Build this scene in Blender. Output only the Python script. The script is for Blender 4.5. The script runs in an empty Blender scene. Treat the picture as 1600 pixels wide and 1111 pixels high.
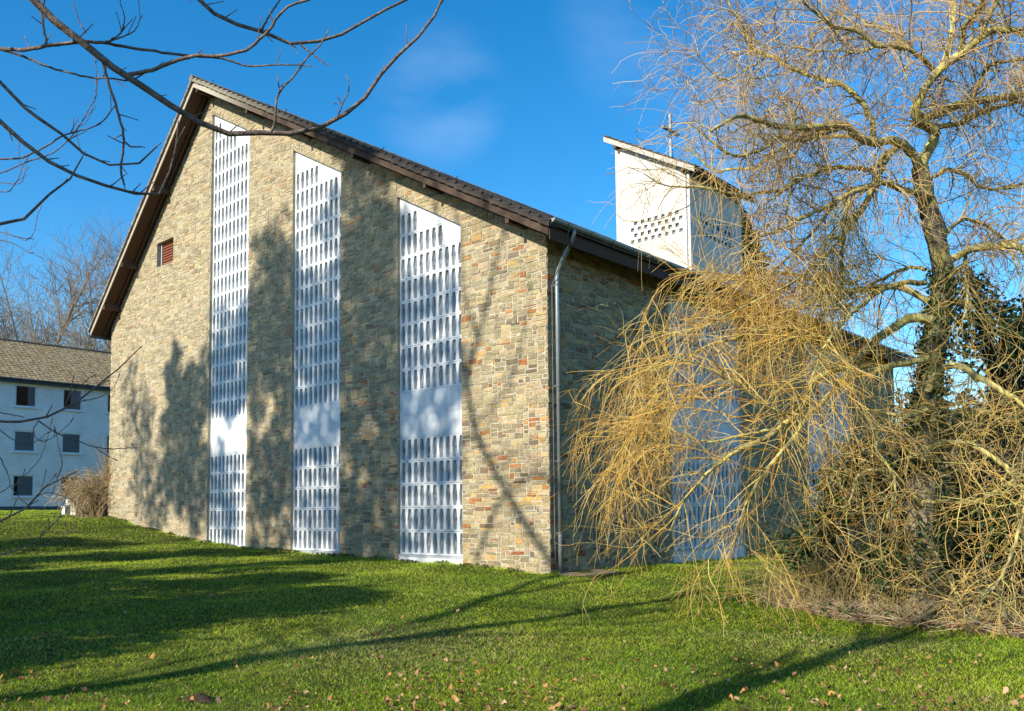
import bpy, math, random
import numpy as np
from mathutils import Vector, Matrix
PI = math.pi
SC = bpy.context.scene
COL = SC.collection

# ------------------------------------------------------------------ camera
F_PX, CY = 1357.684, 700.454
CAM = np.array([12.152, -14.979, 1.202])
YAW, PITCH, ROLL = -0.7239, 0.0681, -0.00997
fw = np.array([math.sin(YAW)*math.cos(PITCH), math.cos(YAW)*math.cos(PITCH), math.sin(PITCH)])
r0 = np.array([math.cos(YAW), -math.sin(YAW), 0.0]); u0 = np.cross(r0, fw)
RT = math.cos(ROLL)*r0 + math.sin(ROLL)*u0
UP = -math.sin(ROLL)*r0 + math.cos(ROLL)*u0
def at(px, py, t):                       # a photo pixel at depth t as a point of the place
    return CAM + t*(fw + RT*(px-800)/F_PX + UP*(CY-py)/F_PX)
cam = bpy.data.cameras.new('camera'); camo = bpy.data.objects.new('camera', cam); COL.objects.link(camo)
camo.matrix_world = Matrix(((RT[0], UP[0], -fw[0], CAM[0]), (RT[1], UP[1], -fw[1], CAM[1]), (RT[2], UP[2], -fw[2], CAM[2]), (0, 0, 0, 1)))
cam.sensor_width = 36; cam.lens = F_PX/1600*36; cam.shift_y = (CY-555.5)/1600
cam.clip_start = .05; cam.clip_end = 3000
SC.camera = camo
SC.render.resolution_x, SC.render.resolution_y = 1024, 711
SC.view_settings.view_transform = 'Standard'; SC.view_settings.look = 'None'
SC.view_settings.gamma = 1; SC.view_settings.exposure = 0.68

# ------------------------------------------------------------------ light
SUNV = Vector((.014, 1, -.53)).normalized()     # travel direction of the light
world = bpy.data.worlds.new("World"); SC.world = world; world.use_nodes = True
wn, wl = world.node_tree.nodes, world.node_tree.links
wn.clear()
sky = wn.new('ShaderNodeTexSky'); sky.sky_type = 'NISHITA'; sky.sun_disc = False
sky.sun_elevation = math.asin(-SUNV.z); sky.sun_rotation = math.radians(180) + math.atan2(SUNV.x, SUNV.y)
sky.altitude = 300; sky.air_density = 1.0; sky.dust_density = .3; sky.ozone_density = 3.2
tc = wn.new('ShaderNodeTexCoord'); mp = wn.new('ShaderNodeMapping'); mp.inputs['Scale'].default_value = (1.2, 1.2, 3.4)
nz = wn.new('ShaderNodeTexNoise'); nz.inputs['Scale'].default_value = 1.7; nz.inputs['Detail'].default_value = 5; nz.inputs['Roughness'].default_value = .5
cr = wn.new('ShaderNodeMapRange'); cr.inputs['From Min'].default_value = .56; cr.inputs['From Max'].default_value = .86
cr.inputs['To Max'].default_value = .42
mx = wn.new('ShaderNodeMix'); mx.data_type = 'RGBA'; mx.inputs['B'].default_value = (6.5, 7.2, 8.6, 1)
bg = wn.new('ShaderNodeBackground'); bg.inputs['Strength'].default_value = .13
wo = wn.new('ShaderNodeOutputWorld')
wl.new(tc.outputs['Generated'], mp.inputs['Vector']); wl.new(mp.outputs[0], nz.inputs['Vector'])
cr.inputs['From Min'].default_value = .36; cr.inputs['From Max'].default_value = .85; cr.inputs['To Max'].default_value = .17
nz.inputs['Scale'].default_value = 4.5
wl.new(nz.outputs[0], cr.inputs['Value'])
msk = None                                  # faint wisps stand in three parts of the sky
for (cx_, cy_, wd_, am_) in ((685, 150, .0035, 1), (1040, 25, .008, .75), (1330, 160, .03, .6)):
    dv = at(cx_, cy_, 1)-CAM; dv = dv/np.linalg.norm(dv)
    dp_ = wn.new('ShaderNodeVectorMath'); dp_.operation = 'DOT_PRODUCT'; dp_.inputs[1].default_value = tuple(dv)
    wl.new(tc.outputs['Generated'], dp_.inputs[0])
    rg_ = wn.new('ShaderNodeMapRange'); rg_.interpolation_type = 'SMOOTHSTEP'; rg_.inputs['From Min'].default_value = 1-wd_; rg_.inputs['From Max'].default_value = 1; rg_.inputs['To Max'].default_value = am_
    wl.new(dp_.outputs['Value'], rg_.inputs['Value'])
    if msk is None: msk = rg_.outputs[0]
    else:
        a_ = wn.new('ShaderNodeMath'); a_.operation = 'MAXIMUM'; wl.new(msk, a_.inputs[0]); wl.new(rg_.outputs[0], a_.inputs[1]); msk = a_.outputs[0]
ml_ = wn.new('ShaderNodeMath'); ml_.operation = 'MULTIPLY'; wl.new(msk, ml_.inputs[0]); wl.new(cr.outputs[0], ml_.inputs[1]); wl.new(ml_.outputs[0], mx.inputs['Factor'])
hs = wn.new('ShaderNodeHueSaturation'); hs.inputs['Saturation'].default_value = 1.36; hs.inputs['Value'].default_value = 1.08; hs.inputs['Hue'].default_value = .495
wl.new(sky.outputs[0], hs.inputs['Color']); wl.new(hs.outputs[0], mx.inputs['A']); wl.new(mx.outputs['Result'], bg.inputs['Color']); wl.new(bg.outputs[0], wo.inputs['Surface'])
sun = bpy.data.lights.new('sun', 'SUN'); sun.energy = 5.0; sun.angle = math.radians(.6); sun.color = (1, .91, .75)
suno = bpy.data.objects.new('sun', sun); COL.objects.link(suno); suno.location = (0, -40, 40)
suno.rotation_euler = SUNV.to_track_quat('-Z', 'Y').to_euler()

# ------------------------------------------------------------------ materials
def mat(name, color=(.5, .5, .5), rough=.8, attr=False, noise=0, nscale=5, color2=None, bump=0, bscale=30, spec=.3, metal=0,
        trans=0, stretch=None, detail=6, waves=None, stain=None):
    m = bpy.data.materials.new(name); m.use_nodes = True
    n, l = m.node_tree.nodes, m.node_tree.links
    b = n['Principled BSDF']; b.inputs['Roughness'].default_value = rough; b.inputs['Metallic'].default_value = metal
    b.inputs['Specular IOR Level'].default_value = spec
    t = n.new('ShaderNodeTexCoord'); src = t.outputs['Object']
    if stretch:
        mpn = n.new('ShaderNodeMapping'); mpn.inputs['Scale'].default_value = stretch
        l.new(src, mpn.inputs[0]); src = mpn.outputs[0]
    if attr:
        a = n.new('ShaderNodeAttribute'); a.attribute_name = 'Col'; base = a.outputs['Color']
    else:
        a = n.new('ShaderNodeRGB'); a.outputs[0].default_value = (*color, 1); base = a.outputs[0]
    if noise or color2:
        nn = n.new('ShaderNodeTexNoise'); nn.inputs['Scale'].default_value = nscale; nn.inputs['Detail'].default_value = detail
        l.new(src, nn.inputs['Vector'])
        if color2:
            c2 = n.new('ShaderNodeMapRange'); c2.inputs['From Min'].default_value = .38; c2.inputs['From Max'].default_value = .62
            l.new(nn.outputs[0], c2.inputs['Value'])
            x = n.new('ShaderNodeMix'); x.data_type = 'RGBA'; x.inputs['B'].default_value = (*color2, 1)
            l.new(c2.outputs[0], x.inputs['Factor']); l.new(base, x.inputs['A']); base = x.outputs['Result']
        if noise:
            mr = n.new('ShaderNodeMapRange'); mr.inputs['From Min'].default_value = .3; mr.inputs['From Max'].default_value = .7
            mr.inputs['To Min'].default_value = 1-noise; mr.inputs['To Max'].default_value = 1+noise
            n2 = n.new('ShaderNodeTexNoise'); n2.inputs['Scale'].default_value = nscale*2.7; n2.inputs['Detail'].default_value = 5
            l.new(src, n2.inputs['Vector']); l.new(n2.outputs[0], mr.inputs['Value'])
            vm = n.new('ShaderNodeVectorMath'); vm.operation = 'SCALE'
            l.new(base, vm.inputs[0]); l.new(mr.outputs[0], vm.inputs['Scale']); base = vm.outputs[0]
    if stain:                                     # grime streaks running down: colour, strength
        sm = n.new('ShaderNodeMapping'); sm.inputs['Scale'].default_value = (3.5, 3.5, .45); l.new(t.outputs['Object'], sm.inputs[0])
        sn = n.new('ShaderNodeTexNoise'); sn.inputs['Scale'].default_value = 1.6; sn.inputs['Detail'].default_value = 7; l.new(sm.outputs[0], sn.inputs['Vector'])
        sr = n.new('ShaderNodeMapRange'); sr.inputs['From Min'].default_value = .5; sr.inputs['From Max'].default_value = .75; sr.inputs['To Max'].default_value = stain[1]
        l.new(sn.outputs[0], sr.inputs['Value'])
        x = n.new('ShaderNodeMix'); x.data_type = 'RGBA'; x.inputs['B'].default_value = (*stain[0], 1)
        l.new(sr.outputs[0], x.inputs['Factor']); l.new(base, x.inputs['A']); base = x.outputs['Result']
    l.new(base, b.inputs['Base Color'])
    if bump:
        bn = n.new('ShaderNodeTexNoise'); bn.inputs['Scale'].default_value = bscale; bn.inputs['Detail'].default_value = 8
        l.new(src, bn.inputs['Vector'])
        bp = n.new('ShaderNodeBump'); bp.inputs['Strength'].default_value = bump; bp.inputs['Distance'].default_value = .02
        l.new(bn.outputs[0], bp.inputs['Height']); l.new(bp.outputs[0], b.inputs['Normal'])
    if trans:
        out = n['Material Output']; tr = n.new('ShaderNodeBsdfTranslucent'); l.new(base, tr.inputs[0])
        ms = n.new('ShaderNodeMixShader'); ms.inputs[0].default_value = trans
        l.new(b.outputs[0], ms.inputs[1]); l.new(tr.outputs[0], ms.inputs[2]); l.new(ms.outputs[0], out.inputs['Surface'])
    return m

M = {}
M['stone'] = mat('rubble_stone', attr=True, noise=.28, nscale=7, bump=.9, bscale=22, rough=.9, spec=.15)
M['mortar'] = mat('lime_mortar', (.44, .40, .30), noise=.25, nscale=4, color2=(.33, .31, .25), bump=.5, bscale=60, rough=.95, spec=.1)
M['panel'] = mat('white_concrete', (.66, .68, .695), noise=.05, nscale=2, bump=.08, bscale=50, rough=.6, stain=((.36, .38, .38), .6))
M['reveal'] = mat('grey_reveal', (.58, .60, .61), noise=.12, nscale=8, rough=.85)
M['sillmat'] = mat('grey_metal_sill', (.34, .38, .40), noise=.12, rough=.5, spec=.4)
M['glass'] = mat('dusty_glass', (.19, .215, .24), rough=.22, spec=.6, noise=.5, nscale=3)
M['darkglass'] = mat('window_glass', (.03, .035, .045), rough=.07, spec=.9)
M['frame'] = mat('white_frame', (.72, .73, .74), rough=.45)
M['soffit'] = mat('brown_soffit', (.075, .04, .024), noise=.35, nscale=6, rough=.8, stretch=(1, 6, 1), bump=.3)
M['timber'] = mat('weathered_timber', (.09, .055, .038), noise=.35, nscale=3, color2=(.06, .038, .026), rough=.85, bump=.3)
M['verge'] = mat('weathered_shaded_bargeboard', (.045, .028, .02), noise=.4, nscale=1.3, color2=(.075, .048, .033), rough=.85, bump=.3)  # dark brown wood, darkened further by tree shade put into the colour
M['tile'] = mat('concrete_roof_tile', (.06, .05, .042), noise=.4, nscale=3.5, color2=(.10, .085, .07), rough=.9, bump=.5, bscale=25)
M['tile2'] = mat('lichen_roof_tile', (.15, .12, .10), noise=.4, nscale=2.5, color2=(.26, .22, .17), rough=.9, bump=.5, bscale=25)
M['zinc'] = mat('zinc', (.30, .34, .36), noise=.12, nscale=4, rough=.42, metal=.55, spec=.5)
M['zincold'] = mat('old_zinc', (.14, .145, .15), noise=.3, nscale=5, rough=.6, metal=.4)
M['darkzinc'] = mat('dark_gutter', (.06, .08, .09), rough=.5, metal=.3)
M['copperwire'] = mat('lightning_wire', (.2, .12, .08), rough=.6)
M['slat'] = mat('red_wood_slat', (.17, .055, .025), noise=.4, nscale=8, rough=.7, stretch=(1, 1, 6))
M['dark'] = mat('dark_recess', (.012, .012, .014), rough=.9)
M['steel'] = mat('cross_steel', (.33, .36, .39), rough=.35, metal=.5, spec=.5, noise=.1)
M['plinth'] = mat('dark_plinth', (.07, .085, .10), rough=.8, noise=.15)
M['curtain'] = mat('curtain', (.60, .64, .68), rough=.8)
M['barkwillow'] = mat('willow_bark', attr=True, noise=.45, nscale=4, bump=1, bscale=14, rough=.95, spec=.1, stretch=(1.6, 1.6, .5))
M['whip'] = mat('willow_whips', attr=True, rough=.6, spec=.25)
M['bark'] = mat('grey_bark', (.16, .14, .115), noise=.35, nscale=3, color2=(.22, .21, .15), bump=.8, bscale=16, rough=.95, spec=.1, stretch=(1.5, 1.5, .5))
M['beechbark'] = mat('beech_bark', (.10, .072, .062), noise=.4, nscale=22, color2=(.17, .135, .11), bump=.4, bscale=60, rough=.8, spec=.2)
M['farbark'] = mat('far_bark', (.24, .20, .15), rough=.95, noise=.2, nscale=.8, spec=.1)
M['leaf'] = mat('leaf', attr=True, rough=.45, spec=.4, trans=.25)
M['litter'] = mat('dry_leaf', attr=True, rough=.8, spec=.15, trans=.2)
M['grass'] = mat('grass_blade', attr=True, rough=.55, spec=.25, trans=.35)
M['soil'] = mat('soil', (.05, .032, .02), noise=.5, nscale=25, bump=1, bscale=60, rough=1)
M['slabm'] = mat('concrete_slab', (.20, .15, .09), noise=.25, nscale=6, bump=.4, rough=.95)
M['block'] = mat('pale_block', (.50, .49, .42), noise=.25, nscale=6, bump=.4, rough=.95)

def fade_x(m, x0, x1, col):               # bleached pale towards the gable top, tree shade painted into the dark rest
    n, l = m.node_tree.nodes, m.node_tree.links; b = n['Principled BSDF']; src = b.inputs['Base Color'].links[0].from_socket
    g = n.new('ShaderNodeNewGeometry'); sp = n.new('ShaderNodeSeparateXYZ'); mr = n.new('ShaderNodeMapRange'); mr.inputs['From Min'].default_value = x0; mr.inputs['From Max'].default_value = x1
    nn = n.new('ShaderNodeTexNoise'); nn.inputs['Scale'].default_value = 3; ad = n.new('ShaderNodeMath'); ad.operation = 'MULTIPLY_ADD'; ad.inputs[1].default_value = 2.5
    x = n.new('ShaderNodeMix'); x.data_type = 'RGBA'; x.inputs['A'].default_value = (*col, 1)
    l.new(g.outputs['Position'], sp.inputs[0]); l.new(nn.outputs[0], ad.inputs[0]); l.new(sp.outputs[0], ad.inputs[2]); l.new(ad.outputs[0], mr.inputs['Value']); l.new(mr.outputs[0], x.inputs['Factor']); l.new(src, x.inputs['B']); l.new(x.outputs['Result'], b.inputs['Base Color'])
M['vergetile'] = mat('verge_tile', (.055, .045, .038), noise=.5, nscale=.9, color2=(.03, .026, .024), rough=.9, bump=.6); fade_x(M['vergetile'], -11.5, -7.5, (.22, .20, .15))  # near-black tile tone is partly tree shade painted in
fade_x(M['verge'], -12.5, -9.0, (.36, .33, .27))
# painted brick (tower and white house)
def painted_brick(name, col, bw, rh, rot, bumpd, mort=.84):
    m = bpy.data.materials.new(name); m.use_nodes = True
    n, l = m.node_tree.nodes, m.node_tree.links; b = n['Principled BSDF']; b.inputs['Roughness'].default_value = .7
    t = n.new('ShaderNodeTexCoord'); mpn = n.new('ShaderNodeMapping'); mpn.inputs['Rotation'].default_value = rot
    sp = n.new('ShaderNodeSeparateXYZ'); cb = n.new('ShaderNodeCombineXYZ'); ad = n.new('ShaderNodeMath'); ad.operation = 'ADD'
    l.new(t.outputs['Object'], sp.inputs[0]); l.new(sp.outputs[0], ad.inputs[0]); l.new(sp.outputs[1], ad.inputs[1])
    l.new(ad.outputs[0], cb.inputs[0]); l.new(sp.outputs[2], cb.inputs[1])
    br = n.new('ShaderNodeTexBrick'); br.inputs['Scale'].default_value = 1; br.inputs['Brick Width'].default_value = bw
    br.inputs['Row Height'].default_value = rh; br.inputs['Mortar Size'].default_value = .008; br.inputs['Mortar Smooth'].default_value = .4
    br.inputs['Color1'].default_value = (*col, 1); br.inputs['Color2'].default_value = (*[c*.92 for c in col], 1)
    br.inputs['Mortar'].default_value = (*[c*mort for c in col], 1)
    l.new(cb.outputs[0], br.inputs['Vector'])
    nn = n.new('ShaderNodeTexNoise'); nn.inputs['Scale'].default_value = .9; nn.inputs['Detail'].default_value = 8
    l.new(t.outputs['Object'], nn.inputs['Vector'])
    mr = n.new('ShaderNodeMapRange'); mr.inputs['From Min'].default_value = .3; mr.inputs['From Max'].default_value = .7
    mr.inputs['To Min'].default_value = .86; mr.inputs['To Max'].default_value = 1.05; l.new(nn.outputs[0], mr.inputs['Value'])
    vm = n.new('ShaderNodeVectorMath'); vm.operation = 'SCALE'; l.new(br.outputs['Color'], vm.inputs[0]); l.new(mr.outputs[0], vm.inputs['Scale'])
    l.new(vm.outputs[0], b.inputs['Base Color'])
    bp = n.new('ShaderNodeBump'); bp.inputs['Strength'].default_value = bumpd; bp.inputs['Distance'].default_value = .012; bp.invert = True
    l.new(br.outputs['Fac'], bp.inputs['Height']); l.new(bp.outputs[0], b.inputs['Normal'])
    return m
M['towerbrick'] = painted_brick('painted_brick', (.66, .65, .60), .25, .083, (0, 0, 0), .9, .72)
M['housebrick'] = painted_brick('white_house_brick', (.88, .89, .88), .25, .083, (0, 0, 0), .7, .88)

# ------------------------------------------------------------------ mesh helpers
def mesh_np(name, V, faces, m, parent=None, cols=None, smooth=False, fmat=None):
    """V (n,3); faces: list of arrays (k,nv) of indices; cols per vertex (n,3)"""
    me = bpy.data.meshes.new(name)
    V = np.asarray(V, np.float32); faces = [np.asarray(f, np.int32) for f in faces if len(f)]
    nl = sum(f.size for f in faces); npoly = sum(len(f) for f in faces)
    me.vertices.add(len(V)); me.vertices.foreach_set('co', V.ravel())
    me.loops.add(nl); me.loops.foreach_set('vertex_index', np.concatenate([f.ravel() for f in faces]))
    me.polygons.add(npoly)
    st, s = [], 0
    for f in faces:
        st.append(s+np.arange(len(f))*f.shape[1]); s += f.size
    me.polygons.foreach_set('loop_start', np.concatenate(st).astype(np.int32))
    if fmat is not None: me.polygons.foreach_set('material_index', np.asarray(fmat, np.int32))
    if smooth: me.polygons.foreach_set('use_smooth', np.ones(npoly, bool))
    for mm in (m if isinstance(m, (list, tuple)) else [m]): me.materials.append(mm)
    if cols is not None:
        a = me.attributes.new('Col', 'FLOAT_COLOR', 'POINT')
        c = np.ones((len(V), 4), np.float32); c[:, :3] = cols; a.data.foreach_set('color', c.ravel())
    me.update(calc_edges=True); me.validate()
    o = bpy.data.objects.new(name, me); COL.objects.link(o)
    if parent: o.parent = parent
    return o

class MB:
    def __init__(s): s.v = []; s.f = []; s.m = []; s.c = []
    def add(s, vs, fs, mi=0, col=None):
        b = len(s.v); s.v += [tuple(map(float, v)) for v in vs]
        for f in fs: s.f.append([i+b for i in f]); s.m.append(mi)
        s.c += [col or (.5, .5, .5)]*len(vs)
    def box(s, x0, y0, z0, x1, y1, z1, mi=0):
        s.add([(x0,y0,z0),(x1,y0,z0),(x1,y1,z0),(x0,y1,z0),(x0,y0,z1),(x1,y0,z1),(x1,y1,z1),(x0,y1,z1)],
              [(3,2,1,0),(4,5,6,7),(0,1,5,4),(1,2,6,5),(2,3,7,6),(3,0,4,7)], mi)
    def prism(s, pts, axis, a, b, mi=0):
        """pts 2D polygon; axis 'y': pts=(x,z) extruded y a..b; axis 'x': pts=(y,z) extruded x a..b"""
        n = len(pts)
        mk = (lambda p, t: (p[0], t, p[1])) if axis == 'y' else (lambda p, t: (t, p[0], p[1]))
        ar = sum(pts[i][0]*pts[(i+1) % n][1]-pts[(i+1) % n][0]*pts[i][1] for i in range(n))
        if (ar < 0) != (axis == 'x'): pts = pts[::-1]
        if axis == 'x' : pts = pts[::-1] if False else pts
        vs = [mk(p, a) for p in pts]+[mk(p, b) for p in pts]
        s.add(vs, [tuple(range(n)), tuple(range(2*n-1, n-1, -1))]+[(i, i+n, (i+1) % n+n, (i+1) % n) for i in range(n)], mi)
    def tube(s, pts, r, sides=10, mi=0, cap=True):
        P = np.array(pts, float); n = len(P); rr = np.full(n, r) if np.isscalar(r) else np.array(r)
        V, Fq = tubes(P[None], rr[None], sides)
        fs = [tuple(q) for q in Fq]
        if cap: fs += [tuple(range(sides))[::-1], tuple(range((n-1)*sides, n*sides))]
        s.add(V, fs, mi)
    def build(s, name, m, parent=None, smooth=False, cols=False):
        me = bpy.data.meshes.new(name); me.from_pydata(s.v, [], s.f)
        for mm in (m if isinstance(m, (list, tuple)) else [m]): me.materials.append(mm)
        me.polygons.foreach_set('material_index', s.m)
        if smooth: me.polygons.foreach_set('use_smooth', [True]*len(s.f))
        if cols:
            a = me.attributes.new('Col', 'FLOAT_COLOR', 'POINT')
            c = np.ones((len(s.v), 4), np.float32); c[:, :3] = s.c; a.data.foreach_set('color', c.ravel())
        me.update()
        o = bpy.data.objects.new(name, me); COL.objects.link(o)
        if parent: o.parent = parent
        return o

def tubes(P, Rr, sides=3):
    """P (N,n,3) paths, Rr (N,n) radii -> verts, quads"""
    P = np.asarray(P, float); Rr = np.asarray(Rr, float); N, n, _ = P.shape
    T = np.gradient(P, axis=1); T /= np.linalg.norm(T, axis=2, keepdims=True)+1e-9
    ref = np.zeros_like(T[:, :1]); mean = T.mean(1, keepdims=True)
    k = np.argmin(np.abs(mean), axis=2)[:, 0]; ref[np.arange(N), 0, k] = 1
    A = np.cross(T, ref); A /= np.linalg.norm(A, axis=2, keepdims=True)+1e-9
    B = np.cross(T, A)
    ang = np.arange(sides)*2*PI/sides
    V = P[:, :, None]+Rr[:, :, None, None]*(A[:, :, None]*np.cos(ang)[:, None]+B[:, :, None]*np.sin(ang)[:, None])
    i = np.arange(n-1)[:, None]*sides; j = np.arange(sides)[None]; j2 = (j+1) % sides
    q = np.stack([i+j, i+j2, i+sides+j2, i+sides+j], -1).reshape(-1, 4)
    Fq = (np.arange(N)[:, None, None]*n*sides+q[None]).reshape(-1, 4)
    return V.reshape(-1, 3), Fq

def tube_mesh(name, groups, m, parent=None, smooth=True):
    """groups: list of (P,R,sides,color(N,3)|(3,)) merged to one mesh"""
    Vs, Fs, Cs, b = [], [], [], 0
    for P, Rr, sd, c in groups:
        if len(P) == 0: continue
        V, Fq = tubes(P, Rr, sd); Vs.append(V); Fs.append(Fq+b); b += len(V)
        c = np.asarray(c, float)
        if c.ndim == 1: C = np.tile(c, (len(V), 1))
        else: C = np.repeat(c, P.shape[1]*sd, axis=0)
        Cs.append(C)
    return mesh_np(name, np.concatenate(Vs), [np.concatenate(Fs)], m, parent, np.concatenate(Cs), smooth)

def tag(o, label=None, cat=None, group=None, kind=None):
    if label: o['label'] = label
    if cat: o['category'] = cat
    if group: o['group'] = group
    if kind: o['kind'] = kind
    return o
def empty(name, loc=(0, 0, 0), label=None, cat=None, group=None, kind=None, rz=0):
    o = bpy.data.objects.new(name, None); COL.objects.link(o); o.location = loc; o.rotation_euler = (0, 0, rz); o.empty_display_size = .3
    return tag(o, label, cat, group, kind)

def smooth_path(ctrl, n):
    """Catmull-Rom through ctrl (k,d) resampled to n points"""
    c = np.asarray(ctrl, float); k = len(c)
    if k == 2: return c[0]+(c[1]-c[0])*np.linspace(0, 1, n)[:, None]
    e = np.vstack([2*c[0]-c[1], c, 2*c[-1]-c[-2]])
    L = np.r_[0, np.cumsum(np.linalg.norm(np.diff(c[:, :3], axis=0), axis=1))]; L /= L[-1]
    t = np.linspace(0, 1, n); i = np.clip(np.searchsorted(L, t, 'right')-1, 0, k-2)
    u = ((t-L[i])/(L[i+1]-L[i]+1e-12))[:, None]
    p0, p1, p2, p3 = e[i], e[i+1], e[i+2], e[i+3]
    return .5*((2*p1)+(-p0+p2)*u+(2*p0-5*p1+4*p2-p3)*u**2+(-p0+3*p1-3*p2+p3)*u**3)

def unit(v): return v/(np.linalg.norm(v, axis=-1, keepdims=True)+1e-9)
def grow(rng, S, D, L, n, wob=.25, grav=0., phot=0.):
    """vectorised growth of paths: start S, direction D, length L"""
    N = len(S); P = np.zeros((N, n, 3)); P[:, 0] = S; d = unit(D.copy()); st = (np.asarray(L)*np.ones(N))/(n-1)
    curl = rng.normal(size=(N, 3))*wob*.5
    g = np.asarray(grav)*np.ones(N)
    for i in range(1, n):
        d = unit(d+curl*st[:, None]*1.2+rng.normal(size=(N, 3))*wob*.35*np.sqrt(st)[:, None]+np.array([0, 0, -1.])*(g*st)[:, None]+np.array([0, 0, 1.])*phot*st[:, None])
        P[:, i] = P[:, i-1]+d*st[:, None]
    return P
def children(rng, P, Rr, num, lo=.2, hi=1., ang=(25, 60), up=None):
    """pick num child starts on random parent paths"""
    N, n, _ = P.shape; Ln = np.linalg.norm(np.diff(P, axis=1), axis=2).sum(1)
    who = rng.choice(N, num, p=Ln/Ln.sum()); f = rng.uniform(lo, hi, num)*(n-1); i = np.minimum(f.astype(int), n-2); u = (f-i)[:, None]
    S = P[who, i]*(1-u)+P[who, i+1]*u; T = unit(P[who, i+1]-P[who, i]); R0 = Rr[who, i]*(1-u[:, 0])+Rr[who, i+1]*u[:, 0]
    q = unit(np.cross(T, rng.normal(size=(num, 3)))); a = np.radians(rng.uniform(*ang, num))[:, None]
    D = T*np.cos(a)+q*np.sin(a)
    if up is not None: D = unit(D+np.array(up))
    return S, D, R0, who, f/(n-1)
def taper(R0, R1, n): return np.asarray(R0)[:, None]*(1-np.linspace(0, 1, n))+np.asarray(R1)[:, None]*np.linspace(0, 1, n) if np.ndim(R1) else np.asarray(R0)[:, None]*(1-np.linspace(0, 1, n))+R1*np.linspace(0, 1, n)

# ------------------------------------------------------------------ terrain
TX = np.array([-400, -60, -44, -32, -27, -21.5, -17.9, -14.7, -10, -5, 0, 4, 8, 12, 30, 400.])
TZ = np.array([1.45, 1.38, 1.30, 1.22, 1.14, .94, .46, .13, -.06, -.13, -.27, -.40, -.48, -.52, -.6, -.8])
def gz(x, y):
    x = np.asarray(x, float); y = np.asarray(y, float)
    z = np.interp(x, TX, TZ)*.5+np.interp(x-.9, TX, TZ)*.25+np.interp(x+.9, TX, TZ)*.25
    near = np.exp(-((y+.0)/1.0)**2)
    return z+.018*np.sin(x*1.7+y*.6)+.014*np.sin(y*2.1-x*.9)+.01*np.sin(3.3*x+1.3*y) - .07*np.clip((y-1)/8, 0, 1)*(x > -.5)
def G(x, y): return float(gz(x, y))

def build_ground():
    k = 240; s = np.linspace(-1, 1, k)
    ax = np.sinh(s*5.2)/np.sinh(5.2)*700
    X, Y = np.meshgrid(ax+2, ax-4, indexing='ij')
    V = np.stack([X, Y, gz(X, Y)], -1).reshape(-1, 3)
    i, j = np.meshgrid(np.arange(k-1), np.arange(k-1), indexing='ij'); a = (i*k+j).ravel()
    m = mat('lawn_ground', (.035, .055, .006), color2=(.06, .065, .014), noise=.4, nscale=1.1, bump=1, bscale=40, rough=1, spec=.1)
    o = mesh_np('lawn', V, [np.stack([a, a+k, a+k+1, a+1], -1)], m, smooth=True); tag(o, kind='structure')
build_ground()

# ------------------------------------------------------------------ church
ROW = .6; ZB = 3.03; ZS = .03; W = 2.367; PIER = 2.427
X3R = -2.713; WX = [(X3R-2*PIER-3*W, X3R-2*PIER-2*W), (X3R-PIER-2*W, X3R-PIER-W), (X3R-W, X3R)]
XL, RX, RZ_ = -22.14, -14.77, 15.57
SR = .5515; SLp = (RZ_-8.48)/(RX-XL)
CH_Y1 = 23.4
def wall_top(x): return RZ_-SR*(x-RX) if x > RX else RZ_-SLp*(RX-x)
def win_top(x): return wall_top(x)-.73
SW = [(5.19, 9.33), (14.2, 18.3)]
SIDE_TOP = wall_top(0)

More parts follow.
